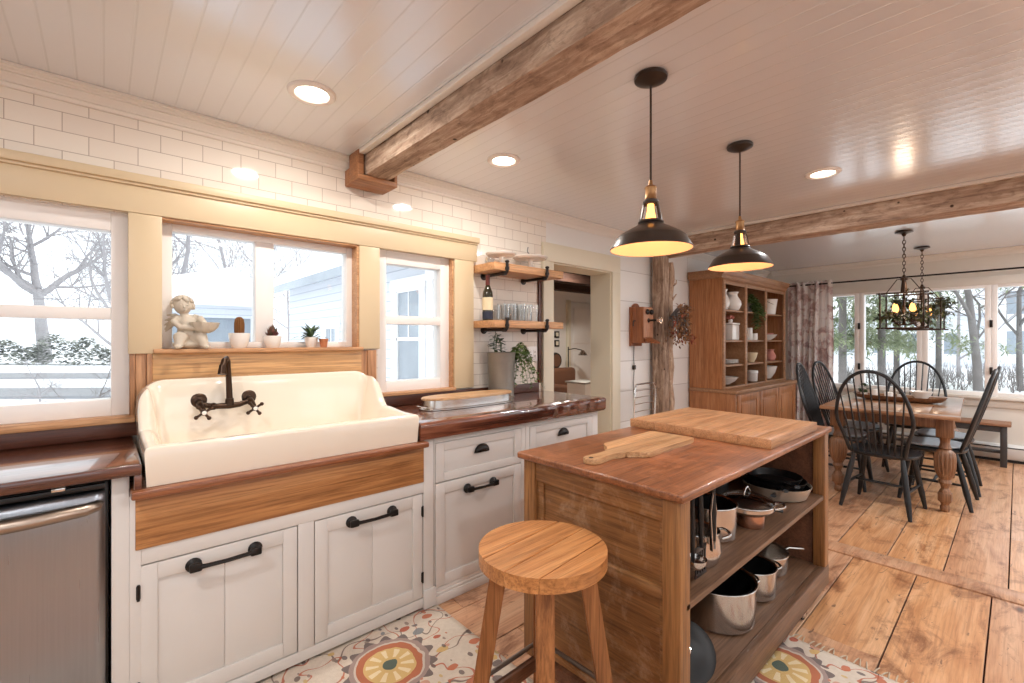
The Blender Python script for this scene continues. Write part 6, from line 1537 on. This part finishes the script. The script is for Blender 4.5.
# house wing outside: eave, snowy roof, windows
t = thing('house_wing_roof', 'snow covered roof of the white house wing outside the sink window', 'roof', (4.6, 5.6, 2.3)); t['kind'] = 'thing'
m = M(); m.prism([(2.20, 2.20), (5.3, 4.25), (8.4, 2.20), (8.4, 2.12), (5.3, 4.16), (2.20, 2.12)], 'y', YO + .02, 8.75); m.build('roof_boards', M_EXTW, t)
m = M(); m.prism([(2.14, 2.21), (5.3, 4.30), (8.46, 2.21), (8.46, 2.34), (5.3, 4.43), (2.14, 2.33)], 'y', YO + .02, 8.82); m.build('snow_cover', M_SNOW, t)
m = M(); m.box(2.13, 2.17, YO + .02, 8.82, 2.10, 2.215); m.build('gutter', M_GREYW, t)
m = M(); m.prism([(2.57, 2.36), (5.3, 4.12), (8.0, 2.36)], 'y', 8.45, 8.6); m.box(2.57, 8.0, 8.45, 8.6, -.6, 2.36); m.build('gable_wall', M_CLAP, t)
def extwin(axis, c, t0, z0, z1, w, lab):
    t = thing('outside_window', lab, 'window', (t0, c, z0) if axis == 'y' else (c, t0, z0))
    def bx(m, p0, p1, q0, q1, d0, d1):
        if axis == 'y': m.box(t0 - d1, t0 - d0, p0, p1, q0, q1, .004)
        else: m.box(p0, p1, t0 - d1, t0 - d0, q0, q1, .004)
    m = M(); bx(m, c - w / 2 - .11, c - w / 2, z0 - .06, z1 + .12, 0, .03); bx(m, c + w / 2, c + w / 2 + .11, z0 - .06, z1 + .12, 0, .03); bx(m, c - w / 2 - .13, c + w / 2 + .13, z1, z1 + .13, 0, .035); bx(m, c - w / 2 - .13, c + w / 2 + .13, z0 - .07, z0, 0, .05); m.build('casing', M_EXTW, t)
    m = M(); zm = (z0 + z1) / 2 - .03; bx(m, c - w / 2, c + w / 2, zm - .02, zm + .02, -.005, .02); bx(m, c - w / 2, c + w / 2, z1 - .02, z1, -.005, .02); bx(m, c - w / 2, c - w / 2 + .02, z0, z1, -.005, .02); bx(m, c + w / 2 - .02, c + w / 2, z0, z1, -.005, .02); bx(m, c - .008, c + .008, zm, z1, -.005, .012); m.build('sash', M_EXTW, t)
    m = M(); bx(m, c - w / 2, c + w / 2, z0, z1, -.01, .004); m.build('pane', M_GREYW, t)
extwin('y', 4.38, 2.45, .86, 1.86, .50, 'grey paned window in the white wing wall, in the middle of the view past the shelves')
extwin('y', 3.62, 2.45, .86, 1.92, .50, 'grey paned window in the white wing wall, at the edge of the view past the shelves')
extwin('y', 6.62, 2.45, 1.02, 1.50, .42, 'small grey window in the white wing wall behind the leafy sill pot')
# glazed porch across the end
t = thing('glazed_porch', 'low white porch with blue grey glazing and snowy roof beyond the sink window', 'porch', (.4, 10.6, GZ))
m = M(); m.box(.62, 2.44, 10.2, 10.3, GZ, .55); m.box(.62, 2.44, 10.15, 10.3, 1.74, 1.98); m.box(.62, 2.44, 13.0, 13.2, GZ, 2.4); m.build('wall', M_CLAP, t)
for x in (.68, 1.18, 2.25): m = M(); m.box(x - .06, x + .06, 10.14, 10.3, .5, 1.8); m.build('post', M_EXTW, t)
m = M(); m.box(.62, 2.44, 10.24, 10.26, .55, 1.74); m.build('glazing', M_GREYW, t)
m = M(); P = [(.50, 9.85, 1.96), (2.44, 9.85, 1.96), (2.44, 13.2, 3.0), (.60, 13.2, 2.5)]
A = [m.b.verts.new(p) for p in P]; B = [m.b.verts.new((p[0], p[1], p[2] + .16)) for p in P]; m.b.faces.new(A[::-1]); m.b.faces.new(B)
for k in range(4): m.b.faces.new((A[k], A[(k + 1) % 4], B[(k + 1) % 4], B[k]))
m.build('snow_roof', M_SNOW, t)
# beyond the dining windows: white house, pines
hx = 44.0
t = thing('exterior_house', 'large white clapboard house with grey windows beyond the dining windows', 'house', (hx, 6, GZ))
m = M(); m.box(hx, hx + 9, -6, 1.2, GZ - .4, 6.2); m.box(hx + 1.5, hx + 9, 1.2, 12.6, GZ - .4, 3.3); m.build('wall', M_CLAPF, t)
m = M(); m.prism([(-6.4, 6.1), (-2.4, 9.2), (1.6, 6.1), (1.6, 6.35), (-2.4, 9.5), (-6.4, 6.35)], 'x', hx - .4, hx + 9.3); m.prism([(hx + 1.0, 3.2), (hx + 5, 5.2), (hx + 9, 3.2), (hx + 9, 3.45), (hx + 5, 5.5), (hx + 1.0, 3.45)], 'y', 1.2, 13.0); m.build('snow_roof', M_SNOW, t)
for y, z, off in ((.1, 3.0, 0), (-1.9, 3.0, 0), (.1, .4, 0), (-1.9, .4, 0), (-3.6, 3, 0), (3.2, .3, 1.5), (5.2, .3, 1.5), (7.3, .3, 1.5), (9.3, .3, 1.5), (11.2, .3, 1.5), (4.1, 2.1, 1.5)):
    m = M(); m.box(hx + off - .05, hx + off + .02, y - .5, y + .5, z - .1, z + 1.65, .01); f = m.build('window', M_EXTW, t); m = M(); m.box(hx + off - .07, hx + off - .045, y - .40, y + .40, z, z + 1.5); m.build('pane', M_GREYW, f)
def pine(label, px, d, h, r, seed, z0=1.0, zb=GZ, R=2.6, nb=46):
    rr = random.Random(seed); x, y = at(px, d); t = thing('pine_tree', label, 'tree', (x, y, zb), 0, 'pine trees beyond the dining windows'); m = M(); m.tube([(x, y, zb - .1), (x + .05, y, zb + h * .5), (x, y + .05, zb + h)], [r, r * .75, r * .2], 10); m.build('trunk', M_BARK, t)
    m = M()
    for k in range(nb):
        z = zb + z0 + (h - z0) * (k / nb) ** 1.9; a = rr.uniform(0, 6.28); L = R * (1 - .65 * (z - zb) / h) * rr.uniform(.6, 1.1); p = Vector((x, y, z)); d_ = Vector((math.cos(a), math.sin(a), rr.uniform(-.12, .12)))
        for q in range(120):
            f = rr.uniform(.15, 1.0); c = p + d_ * L * f + Vector((rr.gauss(0, .14), rr.gauss(0, .14), -.30 * f * f + rr.gauss(0, .09))); b = rr.uniform(0, 6.28)
            m.leaf(c, d_ + Vector((math.cos(b) * .9, math.sin(b) * .9, rr.uniform(-.3, .4))), (0, 0, 1), rr.uniform(.20, .40), .05, .2)
    m.build('needles', M_PINEL, t)
pine('dark pine seen beside the curtain', 842, 14.5, 12, .12, 1, 1.9)
pine('pine with two close trunks in the second dining pane, thicker one', 881, 15, 13, .12, 2, 1.9)
pine('thin pine in the second dining pane', 896, 19, 12, .11, 3, 1.9)
pine('pine with long low boughs behind the chandelier', 938, 18, 12, .10, 4, 1.7, R=4.2, nb=44)
pine('far pale pine beside the white house', 860, 26, 14, .15, 5, 1.6, R=3)
x, y = at(978, 15); tree('tall dark trunked bare tree in the third dining pane', x, y, 11, .13, 71, M_BARK, 5, lean=(.0, .0), first=.3)
x, y = at(1020, 17); tree('slim bare tree in the last dining pane', x, y, 9, .10, 73, M_BARK, 5, first=.3)
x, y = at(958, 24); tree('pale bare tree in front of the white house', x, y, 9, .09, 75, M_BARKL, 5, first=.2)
rr = random.Random(44); m = M()
for k in range(420):
    px = rr.uniform(840, 1040); d = rr.uniform(16, 26); x, y = at(px, d)
    for q in range(3): m.tube([(x, y, GZ), (x + rr.gauss(0, .15), y + rr.gauss(0, .15), GZ + rr.uniform(.2, .9))], [.012, .004], 3, cap=False)
o = m.build('undergrowth', M_BARK); tag(o, 'brown stalks of undergrowth poking out of the snow beyond the dining windows', 'undergrowth', kind='stuff')

# ------------------------------------------------------------------ light and camera
w = bpy.data.worlds.new('overcast_sky'); sc.world = w; w.use_nodes = True
nt = w.node_tree; nt.nodes.clear()
tc = nt.nodes.new('ShaderNodeTexCoord'); sx = nt.nodes.new('ShaderNodeSeparateXYZ'); nt.links.new(tc.outputs['Generated'], sx.inputs[0])
rm = nt.nodes.new('ShaderNodeValToRGB'); nt.links.new(sx.outputs[2], rm.inputs[0])
rm.color_ramp.elements[0].position = 0.0; rm.color_ramp.elements[0].color = (.86, .91, 1.0, 1); rm.color_ramp.elements[1].position = .5; rm.color_ramp.elements[1].color = (.96, .98, 1.0, 1)
bg = nt.nodes.new('ShaderNodeBackground'); nt.links.new(rm.outputs[0], bg.inputs[0]); bg.inputs[1].default_value = 1.8
ou = nt.nodes.new('ShaderNodeOutputWorld'); nt.links.new(bg.outputs[0], ou.inputs[0])

cam = bpy.data.cameras.new('camera'); cam.sensor_width = 36.0; cam.sensor_fit = 'HORIZONTAL'; cam.lens = 455.0 / 1024 * 36.0
cam.shift_y = -1.5 / 1024; cam.clip_start = .05; cam.clip_end = 400
co = bpy.data.objects.new('camera', cam); COL.objects.link(co); co.location = (0, 0, 1.32)
av = math.atan2(506, 455)                      # view turned from +x towards +y
co.rotation_euler = (PI / 2, 0, av - PI / 2)
sc.camera = co
sc.view_settings.exposure = 0.36
sc.cycles.use_denoising = True
sc.cycles.max_bounces = 10; sc.cycles.diffuse_bounces = 5; sc.cycles.glossy_bounces = 4; sc.cycles.transparent_max_bounces = 12
sc.cycles.sample_clamp_indirect = 6.0
sc.cycles.caustics_reflective = False; sc.cycles.caustics_refractive = False
for o in list(bpy.data.objects):
    if '_w' in o: del o['_w']
